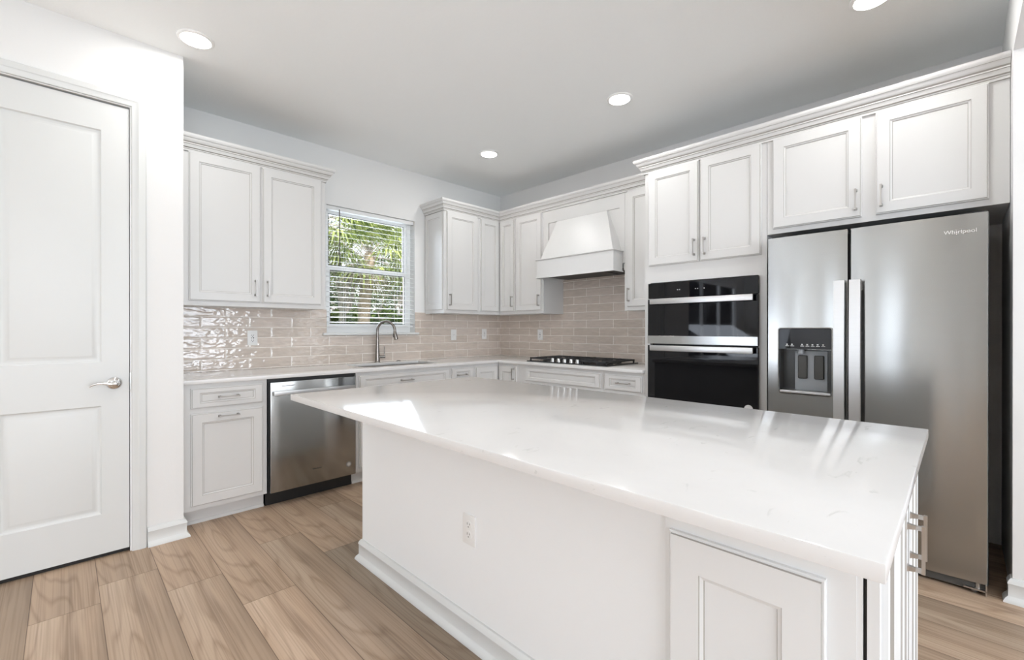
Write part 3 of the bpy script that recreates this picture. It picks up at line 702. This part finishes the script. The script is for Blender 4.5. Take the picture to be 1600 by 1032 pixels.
# grille, hinge and foot
m = MB(); m.box((3.15, .030, .66), (3.60, .065, .74), TB, 0, .003); m.box((3.60, .012, .66), (4.040, .046, .765), TB, 0, .003); m.box((3.55, .022, .68), (3.63, .05, .755), TB)
m.box((3.15, .004, .30), (4.04, .03, .64), TB)
m.build('base_grille', simple('grille_grey', (.075, .073, .068), .5), f)
m = MB(); m.box((3.965, .020, .70), (4.040, .026, .782), TB); m.box((4.036, .004, .70), (4.041, .052, .782), TB); m.tube([TB(4.012, .026, .762), TB(4.012, .050, .762)], .009, 12); m.tube([TB(4.0, .0, .74), TB(4.0, .02, .74)], .013, 12); m.build('bottom_hinge', NICKEL, f)
for u, w_ in ((3.20, .12), (4.0, .12), (3.20, .62)): MB().tube([TB(u, 0, w_), TB(u, .07, w_)], .018, 12).build('levelling_foot', BLACK, f)
for u in (3.15, 3.95): MB().box((u, 1.755, .58), (u+.09, 1.775, .74), TB).build('hinge_cover', FRSIDE, f)
def text(body, name, parent, loc, size, mat, T='B', ext=.0004, sx=1):
    c = bpy.data.curves.new(name, 'FONT'); c.body = body; c.size = size; c.extrude = ext; c.align_x = 'CENTER'; c.align_y = 'CENTER'; c.space_character = 1.02
    c.materials.append(mat)
    o = bpy.data.objects.new(name, c); COL.objects.link(o); base = ROOT[parent.name]
    o.parent = parent; o.location = Vector(loc)-base
    o.rotation_euler = (PI/2, 0, -PI/2) if T == 'B' else (PI/2, 0, 0); o.scale = (sx, 1, 1)
    me = bpy.data.meshes.new_from_object(o); me.name = name; q = bpy.data.objects.new(name, me); COL.objects.link(q)
    q.parent = parent; q.location = o.location; q.rotation_euler = o.rotation_euler; q.scale = o.scale
    bpy.data.objects.remove(o); q.name = name; ROOT[q.name] = Vector(loc); return q
LOGO = simple('logo_silver', (.82, .82, .82), .25, 1)
text('Whirlpool', 'logo', rd, (-(FX+.0006), -3.952, 1.684), .026, LOGO)
m = MB(); pts = [TB(3.952+.030*math.cos(a)+.006*math.sin(a), 1.684+.013*math.sin(a), FX+.0006) for a in [i*PI/14 for i in range(-4, 22)]]; m.tube(pts, .0007, 6); m.build('logo_ring', LOGO, rd)

# ------------------------------------------------------------------ base cabinets
BD = .610; BT = .886; BB = .105
def base_cab(T, u0, u1, label, drawers, doors, hw=True):
    base = T((u0+u1)/2, 0, BD/2)
    r = empty('base_cabinet', base, label, 'cabinet', 'white base cabinets')
    def toe(m):
        m.box((u0, 0, .50), (u1, BB, .535), T)
        pr = [(0, 0), (.012, 0), (.012, .006), (.007, .016), (0, .02)]
        m.rings([[T(u, z, .535+o) for o, z in pr] for u in (u0, u1)], 0, True, True)
    carcass(r, T, u0, u1, BB, BT, .012, BD, extra=toe)
    for a, b, h in drawers:
        d = front('drawer', r, T, a, b, .735, .860, BD, .047, .030)
        if h is not None: pull(d, T, h, .797, BD+.019, False)
    for a, b, h, vert in doors:
        d = front('door', r, T, a, b, .134, .703, BD)
        if h is not None: pull(d, T, h, .64 if vert else .675, BD+.019, vert)
    return r
base_cab(TA, PX+.002, -2.779, 'white base cabinet with one drawer over one door, beside the pantry wall', [(-3.208, -2.806, -3.007)], [(-3.208, -2.806, -3.007, False)])
base_cab(TA, -2.143, -1.228, 'white sink base cabinet under the sink, right of the dishwasher', [(-2.118, -1.243, -1.698)], [(-2.118, -1.686, -1.72, True), (-1.676, -1.243, -1.64, True)])
base_cab(TA, -1.226, -.940, 'narrow white base cabinet with a drawer, right of the sink base', [(-1.212, -.952, -1.10)], [(-1.212, -.952, -.985, True)])
cb = empty('corner_base_cabinet', (-.4, -.4, 0), 'white corner base cabinet with two full-height doors in the corner', 'cabinet', 'white base cabinets')
m = MB(); m.prism([(-.938, -.012), (-.938, -BD), (-BD, -BD), (-BD, -.895), (-.012, -.895), (-.012, -.012)], BB, BT)
m.prism([(-.938, -.02), (-.938, -.535), (-.535, -.535), (-.535, -.895), (-.02, -.895), (-.02, -.02)], 0, BB); m.build('body', CAB, cb)
front('door', cb, TA, -.926, -.634, .134, .860, BD, .055); d = front('door', cb, TB, .634, .876, .134, .860, BD, .055); pull(d, TB, .847, .785, BD+.019, True)
base_cab(TB, .897, 1.872, 'wide white base cabinet under the cooktop with a blank false drawer front', [(1.0, 1.850, None)], [(1.0, 1.420, 1.385, True), (1.430, 1.850, 1.465, True)])
base_cab(TB, 1.874, 2.245, 'narrow white base cabinet with a drawer, beside the oven tower', [(1.893, 2.226, 2.072)], [(1.893, 2.226, 1.93, True)])

# dishwasher
dw = empty('dishwasher', (-2.461, -.33, 0), 'stainless steel dishwasher set under the counter left of the sink', 'dishwasher')
m = MB(); m.box((-2.770, .10, .03), (-2.150, .872, BD-.01), TA); m.box((-2.770, .0, .50), (-2.150, .10, .545), TA); m.box((-2.774, .872, .2), (-2.147, .884, BD), TA); m.build('body', BLACK, dw)
m = MB(); m.box((-2.764, .106, BD-.009), (-2.157, .862, BD+.030), TA, 0, .004); dd = m.build('dishwasher_door', STEEL, dw, smooth=30)
m = MB(); m.box((-2.752, .772, BD+.058), (-2.180, .802, BD+.072), TA, 0, .003)
for u in (-2.735, -2.197): m.box((u-.01, .776, BD+.029), (u+.01, .798, BD+.059), TA)
m.build('handle', STEELH, dd, smooth=30)
m = MB(); m.box((-2.692, .832, BD+.0298), (-2.605, .8355, BD+.0304), TA); m.build('text_bar', PRINT, dd)  # one dark bar drawn in place of a small line of printed text
text('Whirlpool', 'logo', dd, (-2.452, -(BD+.0306), .214), .015, PRINT, 'A')
m = MB(); m.lathe([(.022, BD+.0295), (.022, BD+.0308), (.019, BD+.031), (.019, BD+.0305)], (-2.213, .192, 0), TA, 2, 28); m.build('round_badge', simple('badge_grey', (.22, .2, .18), .5), dd)
m = MB(); m.lathe([(.013, BD+.0306), (.013, BD+.0312), (.010, BD+.0312)], (-2.213, .192, 0), TA, 2, 24); m.build('badge_print', simple('badge_print', (.5, .48, .45), .5), dd)

# ------------------------------------------------------------------ counters
def slabmesh(cells, z0, z1, bev=.003):
    xs = sorted({c for q in cells for c in q[:2]}); ys = sorted({c for q in cells for c in q[2:]})
    bm = bmesh.new(); vm = {}
    def V(x, y, z):
        k = (round(x, 5), round(y, 5), z)
        if k not in vm: vm[k] = bm.verts.new((x, y, z))
        return vm[k]
    inside = lambda i, j: 0 <= i < len(xs)-1 and 0 <= j < len(ys)-1 and any(q[0] <= (xs[i]+xs[i+1])/2 <= q[1] and q[2] <= (ys[j]+ys[j+1])/2 <= q[3] for q in cells)
    for i in range(len(xs)-1):
        for j in range(len(ys)-1):
            if not inside(i, j): continue
            a, b, c, d = xs[i], xs[i+1], ys[j], ys[j+1]
            bm.faces.new([V(a, c, z1), V(b, c, z1), V(b, d, z1), V(a, d, z1)]); bm.faces.new([V(a, d, z0), V(b, d, z0), V(b, c, z0), V(a, c, z0)])
            for (di, dj, p, q) in ((-1, 0, (a, d), (a, c)), (1, 0, (b, c), (b, d)), (0, -1, (a, c), (b, c)), (0, 1, (b, d), (a, d))):
                if not inside(i+di, j+dj): bm.faces.new([V(*p, z0), V(*q, z0), V(*q, z1), V(*p, z1)])
    bm.normal_update()
    es = [e for e in bm.edges if len(e.link_faces) == 2 and e.calc_face_angle() > 1]
    bmesh.ops.bevel(bm, geom=es, offset=bev, segments=2, affect='EDGES', profile=.6)
    bm.verts.index_update(); m = MB(); m.add([v.co for v in bm.verts], [[v.index for v in f.verts] for f in bm.faces]); bm.free(); return m
SX0, SX1, SY0, SY1 = -2.02, -1.255, -.52, -.125
cells = [(PX+.001, SX0, -.645, -.009), (SX0, SX1, -.645, SY0), (SX0, SX1, SY1, -.009), (SX1, -.009, -.645, -.009), (-.645, -.009, -2.243, -.645)]
tag(slabmesh(cells, .888, TOP).build('perimeter_countertop', QUARTZ, smooth=30), 'white quartz L-shaped countertop along the two tiled walls', 'countertop')
sk = empty('kitchen_sink', (-1.64, -.32, .69), 'stainless undermount sink below the kitchen window', 'sink')
m = MB()
def rx(k, z, r): return [Vector((x, y, z)) for x, y in rrect(SX0-.004+k, SX1+.004-k, SY0-.004+k, SY1+.004-k, r)]
m.rings([rx(-.02, .8865, .03), rx(-.0, .8865, .03), rx(.002, .884, .03), rx(.006, .72, .03), rx(.03, .70, .03), rx(.15, .695, .02)], 0, True)
m.build('basin', SINKM, sk, smooth=40)
m = MB(); m.lathe([(.045, 0), (.045, .003), (.03, .004), (.028, .001)], (-1.64, -.30, .695), seg=24); m.build('drain', CHROME, sk)
fa = empty('kitchen_faucet', (-1.67, -.075, TOP), 'brushed nickel gooseneck pull-down faucet behind the sink', 'faucet')
bx, by = -1.670, -.075; dirv = Vector((.60, -.80, 0)).normalized()
m = MB(); m.lathe([(.027, 0), (.027, .004), (.0235, .008), (.0225, .02), (.0175, .13), (.0135, .22), (.0125, .24)], (bx, by, TOP), seg=24); m.build('body', GREYNI, fa, smooth=40)
m = MB(); R_ = .086; cz = 1.213; pts = [Vector((bx, by, TOP+.235)), Vector((bx, by, cz-.02))]
for i in range(0, 17):
    a = PI - (PI*1.04)*i/16; pts.append(Vector((bx, by, cz)) + dirv*(R_+R_*math.cos(a)) + Vector((0, 0, R_*math.sin(a))))
m.tube(pts, .0125, 14); m.build('gooseneck', GREYNI, fa, smooth=50)
m = MB(); p = pts[-1]; dn = (pts[-1]-pts[-2]).normalized() + dirv*.22; dn.normalize()
m.tube([p-dn*.004, p+dn*.008, p+dn*.02, p+dn*.065, p+dn*.074], [.0135, .0150, .0160, .0195, .0175], 16, 0)
m.build('spray_head', GREYNI, fa, smooth=40)
m = MB(); q = p+dn*.034 - dirv*.016; m.box((q.x-.006, q.y-.006, q.z-.018), (q.x+.004, q.y+.006, q.z+.018), bev=.002); m.build('spray_button', BLACK, fa)
m = MB(); m.tube([(bx+.012, by-.006, TOP+.052), (bx+.066, by-.026, TOP+.052)], [.0135, .0135], 16); m.tube([(bx+.058, by-.023, TOP+.055), (bx+.060, by-.024, TOP+.152)], [.005, .0042], 10); m.build('lever', GREYNI, fa, smooth=40)
m = MB(); m.lathe([(.022, 0), (.022, .005), (.016, .008), (.014, .010), (.006, .010)], (-1.445, -.075, TOP), seg=24); tag(m.build('air_switch', GREYNI, smooth=40), 'small round nickel button on the countertop right of the faucet', 'switch')

# ------------------------------------------------------------------ cooktop
ck = empty('gas_cooktop', (-.31, -1.43, TOP), 'black five-burner gas cooktop set in the countertop under the hood', 'cooktop')
K0, K1, KW0, KW1 = .972, 1.886, .065, .575
m = MB(); m.box((K0, TOP+.0005, KW0), (K1, TOP+.010, KW1), TB, 0, .004); m.build('base_plate', simple('cooktop_black', (.015, .015, .016), .18), ck)
m = MB()
cz0, cz1 = TOP+.010, TOP+.040
for a, b, w_a, w_b in ((K0+.02, K0+.305, KW0+.03, KW1-.025), (K0+.315, K1-.315, KW0+.03, KW1-.10), (K1-.305, K1-.02, KW0+.03, KW1-.025)):
    t = .007
    for u in (a+t, b-t): m.box((u-t, cz1-.014, w_a), (u+t, cz1, w_b), TB, 0, .002)
    for w_ in (w_a+t, w_b-t, (w_a+w_b)/2): m.box((a, cz1-.014, w_-t), (b, cz1, w_+t), TB, 0, .002)
    for cw in (w_a+(w_b-w_a)*.25, w_a+(w_b-w_a)*.75):
        cu_ = (a+b)/2
        for s_ in (-1, 1):
            m.box((cu_+s_*.04-.005 if s_ > 0 else a, cz1-.012, cw-.005), (b if s_ > 0 else cu_-.04+.005, cz1+.001, cw+.005), TB)
            m.box((cu_-.005, cz1-.012, cw+s_*.03-.0), (cu_+.005, cz1+.001, cw+s_*.115), TB)
    for u in (a+t, b-t):
        for w_ in (w_a+t, w_b-t): m.box((u-.006, cz0-.001, w_-.006), (u+.006, cz1-.012, w_+.006), TB)
m.build('cast_iron_grates', IRON, ck)
for u, w_, r in ((1.13, .20, .036), (1.13, .43, .045), (1.43, .27, .058), (1.73, .20, .045), (1.73, .43, .036)):
    m = MB(); m.lathe([(r+.012, TOP+.0095), (r+.010, TOP+.016), (r, TOP+.018), (r, TOP+.024), (r-.004, TOP+.027), (r*.5, TOP+.0275)], (-w_, -u, 0), seg=28); m.build('burner', BLACK, ck, smooth=35)
for i in range(5):
    u = 1.268+i*.0715; m = MB()
    m.lathe([(.021, TOP+.0095), (.021, TOP+.014), (.0175, TOP+.016), (.0165, TOP+.038), (.014, TOP+.041)], (-.535, -u, 0), seg=24)
    m.box((-.535-.003, -u-.015, TOP+.040), (-.535+.003, -u+.015, TOP+.0435)); m.build('knob', simple('knob_steel', (.55, .55, .54), .28, 1) if i == 0 else MATS['knob_steel'], ck, smooth=35)

# ------------------------------------------------------------------ outlets
def outlet(T, u, v, w, label, kind='duplex', W=.072, H=.117):
    r = empty('electrical_outlet' if kind != 'rocker' else 'light_switch', T(u, v, w), label, 'outlet' if kind != 'rocker' else 'switch', 'white wall plates')
    m = MB(); m.box((u-W/2, v-H/2, w), (u+W/2, v+H/2, w+.006), T, 0, .0025); m.build('cover_plate', PLATE, r, smooth=30)
    m = MB(); m2 = MB()
    if kind == 'duplex':
        for s_ in (-1, 1):
            c = v+s_*.0195
            rc = MB().lathe([(.017, w+.0055), (.017, w+.0075), (.0165, w+.008)], (u, c, 0), T, 2, 24).build('receptacle', PLATE, r, smooth=30); m2 = MB()
            m2.box((u-.0075, c+.000, w+.0078), (u-.0055, c+.009, w+.0084), T); m2.box((u+.0055, c+.001, w+.0078), (u+.0075, c+.008, w+.0084), T); m2.lathe([(.0025, w+.0078), (.0025, w+.0084)], (u, c-.007, 0), T, 2, 10); m2.build('slots', SLOT, rc)
    else:
        m.box((u-.0165, v-.0335, w+.0055), (u+.0165, v+.0335, w+.0085), T, 0, .001)
        if kind == 'gfci':
            for s_ in (-1, 1):
                c = v+s_*.020
                m2.box((u-.0085, c-.004, w+.0083), (u-.006, c+.005, w+.0089), T); m2.box((u+.006, c-.004, w+.0083), (u+.0085, c+.005, w+.0089), T); m2.lathe([(.003, w+.0083), (.003, w+.0089)], (u, c-.009*1, 0), T, 2, 10)
            m2.box((u+.002, v-.004, w+.0083), (u+.010, v+.004, w+.0092), T); m2.box((u-.010, v-.003, w+.0083), (u-.004, v+.003, w+.0089), T)
        else: m2.box((u-.016, v-.0005, w+.0084), (u+.016, v+.0005, w+.0088), T)
    if kind == 'duplex': return r
    m.build('receptacle' if kind != 'rocker' else 'rocker', PLATE, r, smooth=30); m2.build('slots', SLOT, r)
    return r
outlet(TA, -2.706, 1.158, .008, 'white outlet with test buttons on the tile under the two-door wall cabinet', 'gfci')
outlet(TA, -.723, 1.165, .008, 'white switch plate on the tile just right of the window', 'rocker')
outlet(TA, -.275, 1.172, .008, 'white outlet on the window-wall tile close to the room corner', 'gfci')
outlet(TB, .650, 1.165, .008, 'white outlet on the tile left of the cooktop', 'rocker' if False else 'gfci')

# ------------------------------------------------------------------ island
IX0, IX1, IY0, IY1 = -2.990, -1.855, -3.883, -1.684
tag(slabmesh([(IX0, IX1, IY0, IY1)], .886, TOP).build('island_countertop', QUARTZ, smooth=30), 'large white quartz slab covering the island', 'countertop')
il = empty('kitchen_island', (-2.26, -2.77, 0), 'white kitchen island under the big quartz slab', 'island')
BX = -2.632; EY = -3.842; QY = -3.404     # side face, end face, where the cabinet part begins
m = MB(); m.box((BX, QY, 0), (BX+.10, -1.700, .8855)); m.box((BX+.10, -1.80, 0), (-1.88, -1.700, .8855)); m.build('knee_wall', ISL, il)
m = MB()
# cabinet boxes: side panel, end face frame, interior
m.box((BX+.10, QY, .10), (-1.88, -1.80, .8855)); m.box((BX+.10, EY+.07, 0), (-1.94, -1.9, .10))
m.box((BX-.006, -3.806, .0), (BX+.012, QY, .8855)); m.box((BX-.004, -3.816, 0), (BX+.012, -3.806, .8855))
m.box((BX+.012, -3.806, .10), (-1.88, QY, .8855))
m.box((BX-.004, EY, .10), (-1.88, EY+.0195, .8855)); m.box((BX+.012, -3.822, .10), (-1.88, -3.806, .8855))
m.build('body', [ISLCAB], il)
m = MB(); m.box((BX+.002, -3.8165, .02), (BX+.02, -3.8215, .8853)); m.build('gap_shade_strip', GAP, il)  # solid dark strip painting the shade between side panel and end frame
front('false_panel', il, TB, 3.420, 3.757, .12, .708, -(BX-.006), .078, .088, mat=ISLCAB, label='framed panel near the end of the island')
TI = lambda u, v, w_: Vector((u, EY-w_, v))
for a, b, hu in ((-2.612, -2.263, -2.300), (-2.251, -1.895, -2.212)):
    d = front('door', il, TI, a, b, .134, .862, 0, .052, mat=ISLCAB); pull(d, TI, hu, .694, .019, True)
m = MB().sweep([(-1.88, -1.700), (BX, -1.700), (BX, QY), (BX-.006, QY), (BX-.006, -3.816)][::-1], [(-a, b) for a, b in BASE]); m.build('baseboard', TRIM, il, smooth=35)
outlet(TB, 2.594, .440, -BX, 'white duplex outlet on the long white side of the island', 'duplex', .074, .118)

# ------------------------------------------------------------------ recessed lights
labels = ['round recessed ceiling light nearest the pantry wall corner', 'round recessed ceiling light between the island and the wall ovens', 'round recessed ceiling light in front of the range hood, smallest in view', 'round recessed ceiling light cut by the top edge above the refrigerator']
for (x, y), lab in zip(((-3.238, -.958), (-1.019, -2.274), (-1.007, -.906), (-.985, -3.648), (-3.24, -2.28), (-3.24, -3.62)), labels + ['round recessed ceiling light over the open floor beside the island', 'round recessed ceiling light above the camera side of the island']):
    r = empty('recessed_light', (x, y, ZC), lab, 'ceiling light', 'recessed ceiling lights')
    m = MB(); m.lathe([(.088, -.0005), (.088, -.005), (.080, -.010), (.072, -.0105), (.071, -.006), (.071, -.0005)], (x, y, ZC), seg=40); m.build('trim_ring', LIGHTTRIM, r, smooth=40)
    m = MB(); m.lathe([(.0705, -.008), (.0705, -.010), (.066, -.0125)], (x, y, ZC), seg=40); m.build('lens', LEDM, r)
    l = lamp('recessed_light_glow', 'AREA', (x, y, ZC-.016), (0, 0, 0), 4.6, (1, .985, .96), shape='DISK', size=.11)

# ------------------------------------------------------------------ living area openings (seen only as reflections)
def big_window(name, T, u0, u1, v0, v1, w, n, lab):
    r = empty(name, T((u0+u1)/2, v0, w), lab, kind='structure')
    m = MB(); frame(m, T, u0, u1, v0, v1, w-.05, w+.05, .05, .05)
    for i in range(1, n): c = u0+(u1-u0)*i/n; m.box((c-.035, v0+.05, w-.04), (c+.035, v1-.05, w+.04), T)
    m.build('window_frame', VINYL, r)
    MB().box((u0+.05, v0+.05, w-.003), (u1-.05, v1-.05, w+.003), T).build('pane', GLASS, r)
big_window('window_2', TA, -9.4, -6.4, .02, 2.3, -.075, 3, 'glass patio doors of the living area')
big_window('window_3', TW if False else (lambda u, v, w_: Vector((u, -8.075+w_, v))), -6.2, -1.0, .25, 2.45, 0, 4, 'windows behind the camera')
big_window('window_4', (lambda u, v, w_: Vector((-10.075+w_, u, v))), -3.2, -2.1, .25, 2.45, 0, 1, 'window of the far living area wall')
big_window('window_5', (lambda u, v, w_: Vector((-10.075+w_, u, v))), -1.15, -.55, .25, 2.45, 0, 1, 'narrow window of the far living area wall')

# ------------------------------------------------------------------ outdoors
structure(MB().box((-40, .16, -.3), (40, 60, -.1)).build('ground', GRASS), 'lawn outside the window')
structure(MB().box((-50, -60, -.3), (40, -8.2, -.1)).build('ground_front', GRASS), None)
def blade_fan(m, base, dirv, size, rnd, mi=0, nb=26):
    """one palmetto frond: stalk and a fan of drooping blades"""
    d = dirv.normalized(); side = d.cross(Vector((0, 0, 1)))
    if side.length < .1: side = Vector((1, 0, 0))
    side.normalize(); up = side.cross(d).normalized()
    stalk = size*.9; p0 = base; hub = base + d*stalk + Vector((0, 0, -.12*size))
    m.tube([p0, (p0+hub)/2+Vector((0, 0, .06*size)), hub], [.02, .015, .01], 4, 1)
    for i in range(nb):
        a = (i/(nb-1)-.5)*2*math.radians(125) ; L = size*(1.0-.35*abs(a)/2.2)*rnd.uniform(.85, 1.1)
        bd = (d*math.cos(a)+side*math.sin(a)+up*.10*rnd.uniform(-1, 1)).normalized(); wv = bd.cross(up).normalized()*.028*size
        mid = hub + bd*L*.55 + Vector((0, 0, -.03*L)); tip = hub + bd*L*.92 + Vector((0, 0, -(.25+.3*rnd.random())*L))
        m.add([hub, mid+wv, tip, mid-wv], [(0, 1, 2, 3)], mi)
def palm(x, y, hgt, r, size, n, seed, label, lean=(0, 0), trunk_r=.15, dry=False):
    rnd = random.Random(seed); root = empty('palm_tree', (x, y, -.1), label, 'tree', 'trees and shrubs outside the window')
    m = MB(); pts = []; rad = []
    for i in range(40):
        t = i/39; pts.append((x+lean[0]*t*t, y+lean[1]*t*t, -.1+(hgt+.1)*t)); rad.append(trunk_r*(1.05-.15*t)*(1+.07*(i % 2)))
    m.tube(pts, rad, 14); m.build('trunk', BARK, root, smooth=30)
    top = Vector(pts[-1]); m = MB()
    for i in range(n):
        az = i*2.399+rnd.random()*.3; el = math.radians(78 - 120*(i/n)**.9 + rnd.uniform(-8, 8))
        blade_fan(m, top + Vector((0, 0, .1-.35*i/n)), Vector((math.cos(az)*math.cos(el), math.sin(az)*math.cos(el), math.sin(el))), size*rnd.uniform(.8, 1.1)*(.6 if dry and i > .8*n else 1), rnd, 2 if dry and i > .8*n else 0)
    m.build('fronds', [PALML, TWIG, STRAW], root)
def shrub(name, x, y, z, rx_, ry_, rz_, n, leaf, mat, seed, label, ntr=5):
    rnd = random.Random(seed); root = empty(name, (x, y, -.1), label, 'tree' if 'tree' in name else 'shrub', 'trees and shrubs outside the window')
    m = MB()
    clus = [(Vector((rnd.gauss(0, .45), rnd.gauss(0, .45), rnd.gauss(0, .45))), rnd.uniform(.18, .4)) for _ in range(16)]
    for i in range(n):
        c, cr = rnd.choice(clus); v = Vector((rnd.gauss(0, 1), rnd.gauss(0, 1), rnd.gauss(0, 1))).normalized()*cr*rnd.random()**.4 + c
        p = Vector((x+v.x*rx_, y+v.y*ry_, z+v.z*rz_))
        if p.z < 0: p.z = abs(p.z)*.4
        d = Vector((rnd.gauss(0, 1), rnd.gauss(0, 1), rnd.gauss(-.2, .7))).normalized(); s_ = d.orthogonal().normalized()*leaf*.28
        m.add([p, p+d*leaf*.5+s_, p+d*leaf, p+d*leaf*.5-s_], [(0, 1, 2, 3)])
    m.build('foliage', mat, root)
    m = MB()
    for k in range(ntr):
        a = rnd.random()*6.28; q = Vector((x+.1*math.cos(a), y+.1*math.sin(a), -.1)); e = Vector((x+rx_*.7*math.cos(a), y+ry_*.7*math.sin(a), z+rz_*rnd.uniform(.2, .9)))
        mid = (q+e)/2 + Vector((rnd.uniform(-.2, .2), rnd.uniform(-.2, .2), .3)); m.tube([q, mid, e], [.06, .04, .012], 6)
        for _ in range(7):
            t = rnd.uniform(.4, 1); b0 = mid.lerp(e, t); b1 = b0+Vector((rnd.gauss(0, .5)*rx_, rnd.gauss(0, .5)*ry_, rnd.uniform(.1, .8)*rz_)); m.tube([b0, (b0+b1)/2+Vector((rnd.uniform(-.1, .1), 0, .05)), b1], [.018, .012, .005], 4)
    m.build('branches', TWIG, root)
def away(px, dist):     # ground point seen in the direction of a picture column, at a distance along the view axis
    F = Vector((math.cos(.7851), math.sin(.7851))); R = Vector((math.sin(.7851), -math.cos(.7851))); k = (px-800)/700.1
    p = Vector((-3.757, -3.9515)) + (F+R*k)*dist; return p.x, p.y
x, y = away(566, 13.0); palm(x, y, 3.45, .15, 1.15, 30, 3, 'cabbage palm with a thick pale trunk in the middle of the window view', (.30, .1), .17, True)
x, y = away(500, 11.0); palm(x, y, 4.0, .12, 1.0, 20, 5, 'cabbage palm at the left edge of the window view', (.1, .1), .10)
x, y = away(642, 16.0); palm(x, y, 3.9, .13, 1.2, 22, 9, 'cabbage palm further back at the right of the window view', (.1, 0), .13)
x, y = away(527, 14); shrub('leafless_tree', x, y, 2.6, 1.1, 1.1, 1.2, 700, .09, LEAFD, 11, 'thin grey branchy tree behind the left palm', 13)
x, y = away(610, 15); shrub('shrub', x, y, 1.45, 1.35, 1.2, .80, 5200, .15, LEAFG, 12, 'dense green shrub right of the palm trunk')
x, y = away(541, 14.5); shrub('shrub', x, y, 1.35, .55, .7, .7, 2600, .14, LEAFY, 13, 'bright yellow-green shrub left of the palm trunk')
x, y = away(640, 20); shrub('oak_tree', x, y, 3.1, 2.0, 1.8, 1.5, 2400, .15, LEAFD, 14, 'dark evergreen tree behind the right-hand palm', 9)
x, y = away(575, 26); shrub('oak_tree', x, y, 3.0, 4.5, 2.4, 1.3, 2600, .18, LEAFD, 15, 'distant grey-green tree behind all the palms', 14)
x, y = away(512, 20); shrub('oak_tree', x, y, 3.8, 2.2, 2.0, 1.9, 1500, .16, LEAFG, 16, 'loose green tree far behind the left palm', 9)
for i, (px_, dd_) in enumerate(((380, 16), (440, 19), (700, 22), (760, 24))):
    x, y = away(px_, dd_); shrub('oak_tree', x, y, 2.2, 2.2, 2.0, 1.7, 1500, .2, (LEAFG, LEAFD)[i % 2], 50+i, ['broad tree far left beyond the window', 'round tree left of the palms beyond the window', 'tree well to the right of the palms outside', 'tree outside beyond the room corner'][i])
for i, (x, y, z) in enumerate([(-10.5, 6.5, 2.6), (-13.5, 7.5, 3.0), (-8.0, 9.0, 2.6), (-16.5, 9, 3)]):
    shrub('oak_tree', x, y, z, 2.2, 1.8, 2.0, 3000, .24, (LEAFG, LEAFD)[i % 2], 30+i, ['leafy tree outside the patio doors', 'second leafy tree outside the patio doors', 'tree beyond the pantry wall outside', 'tree furthest along the patio side'][i])
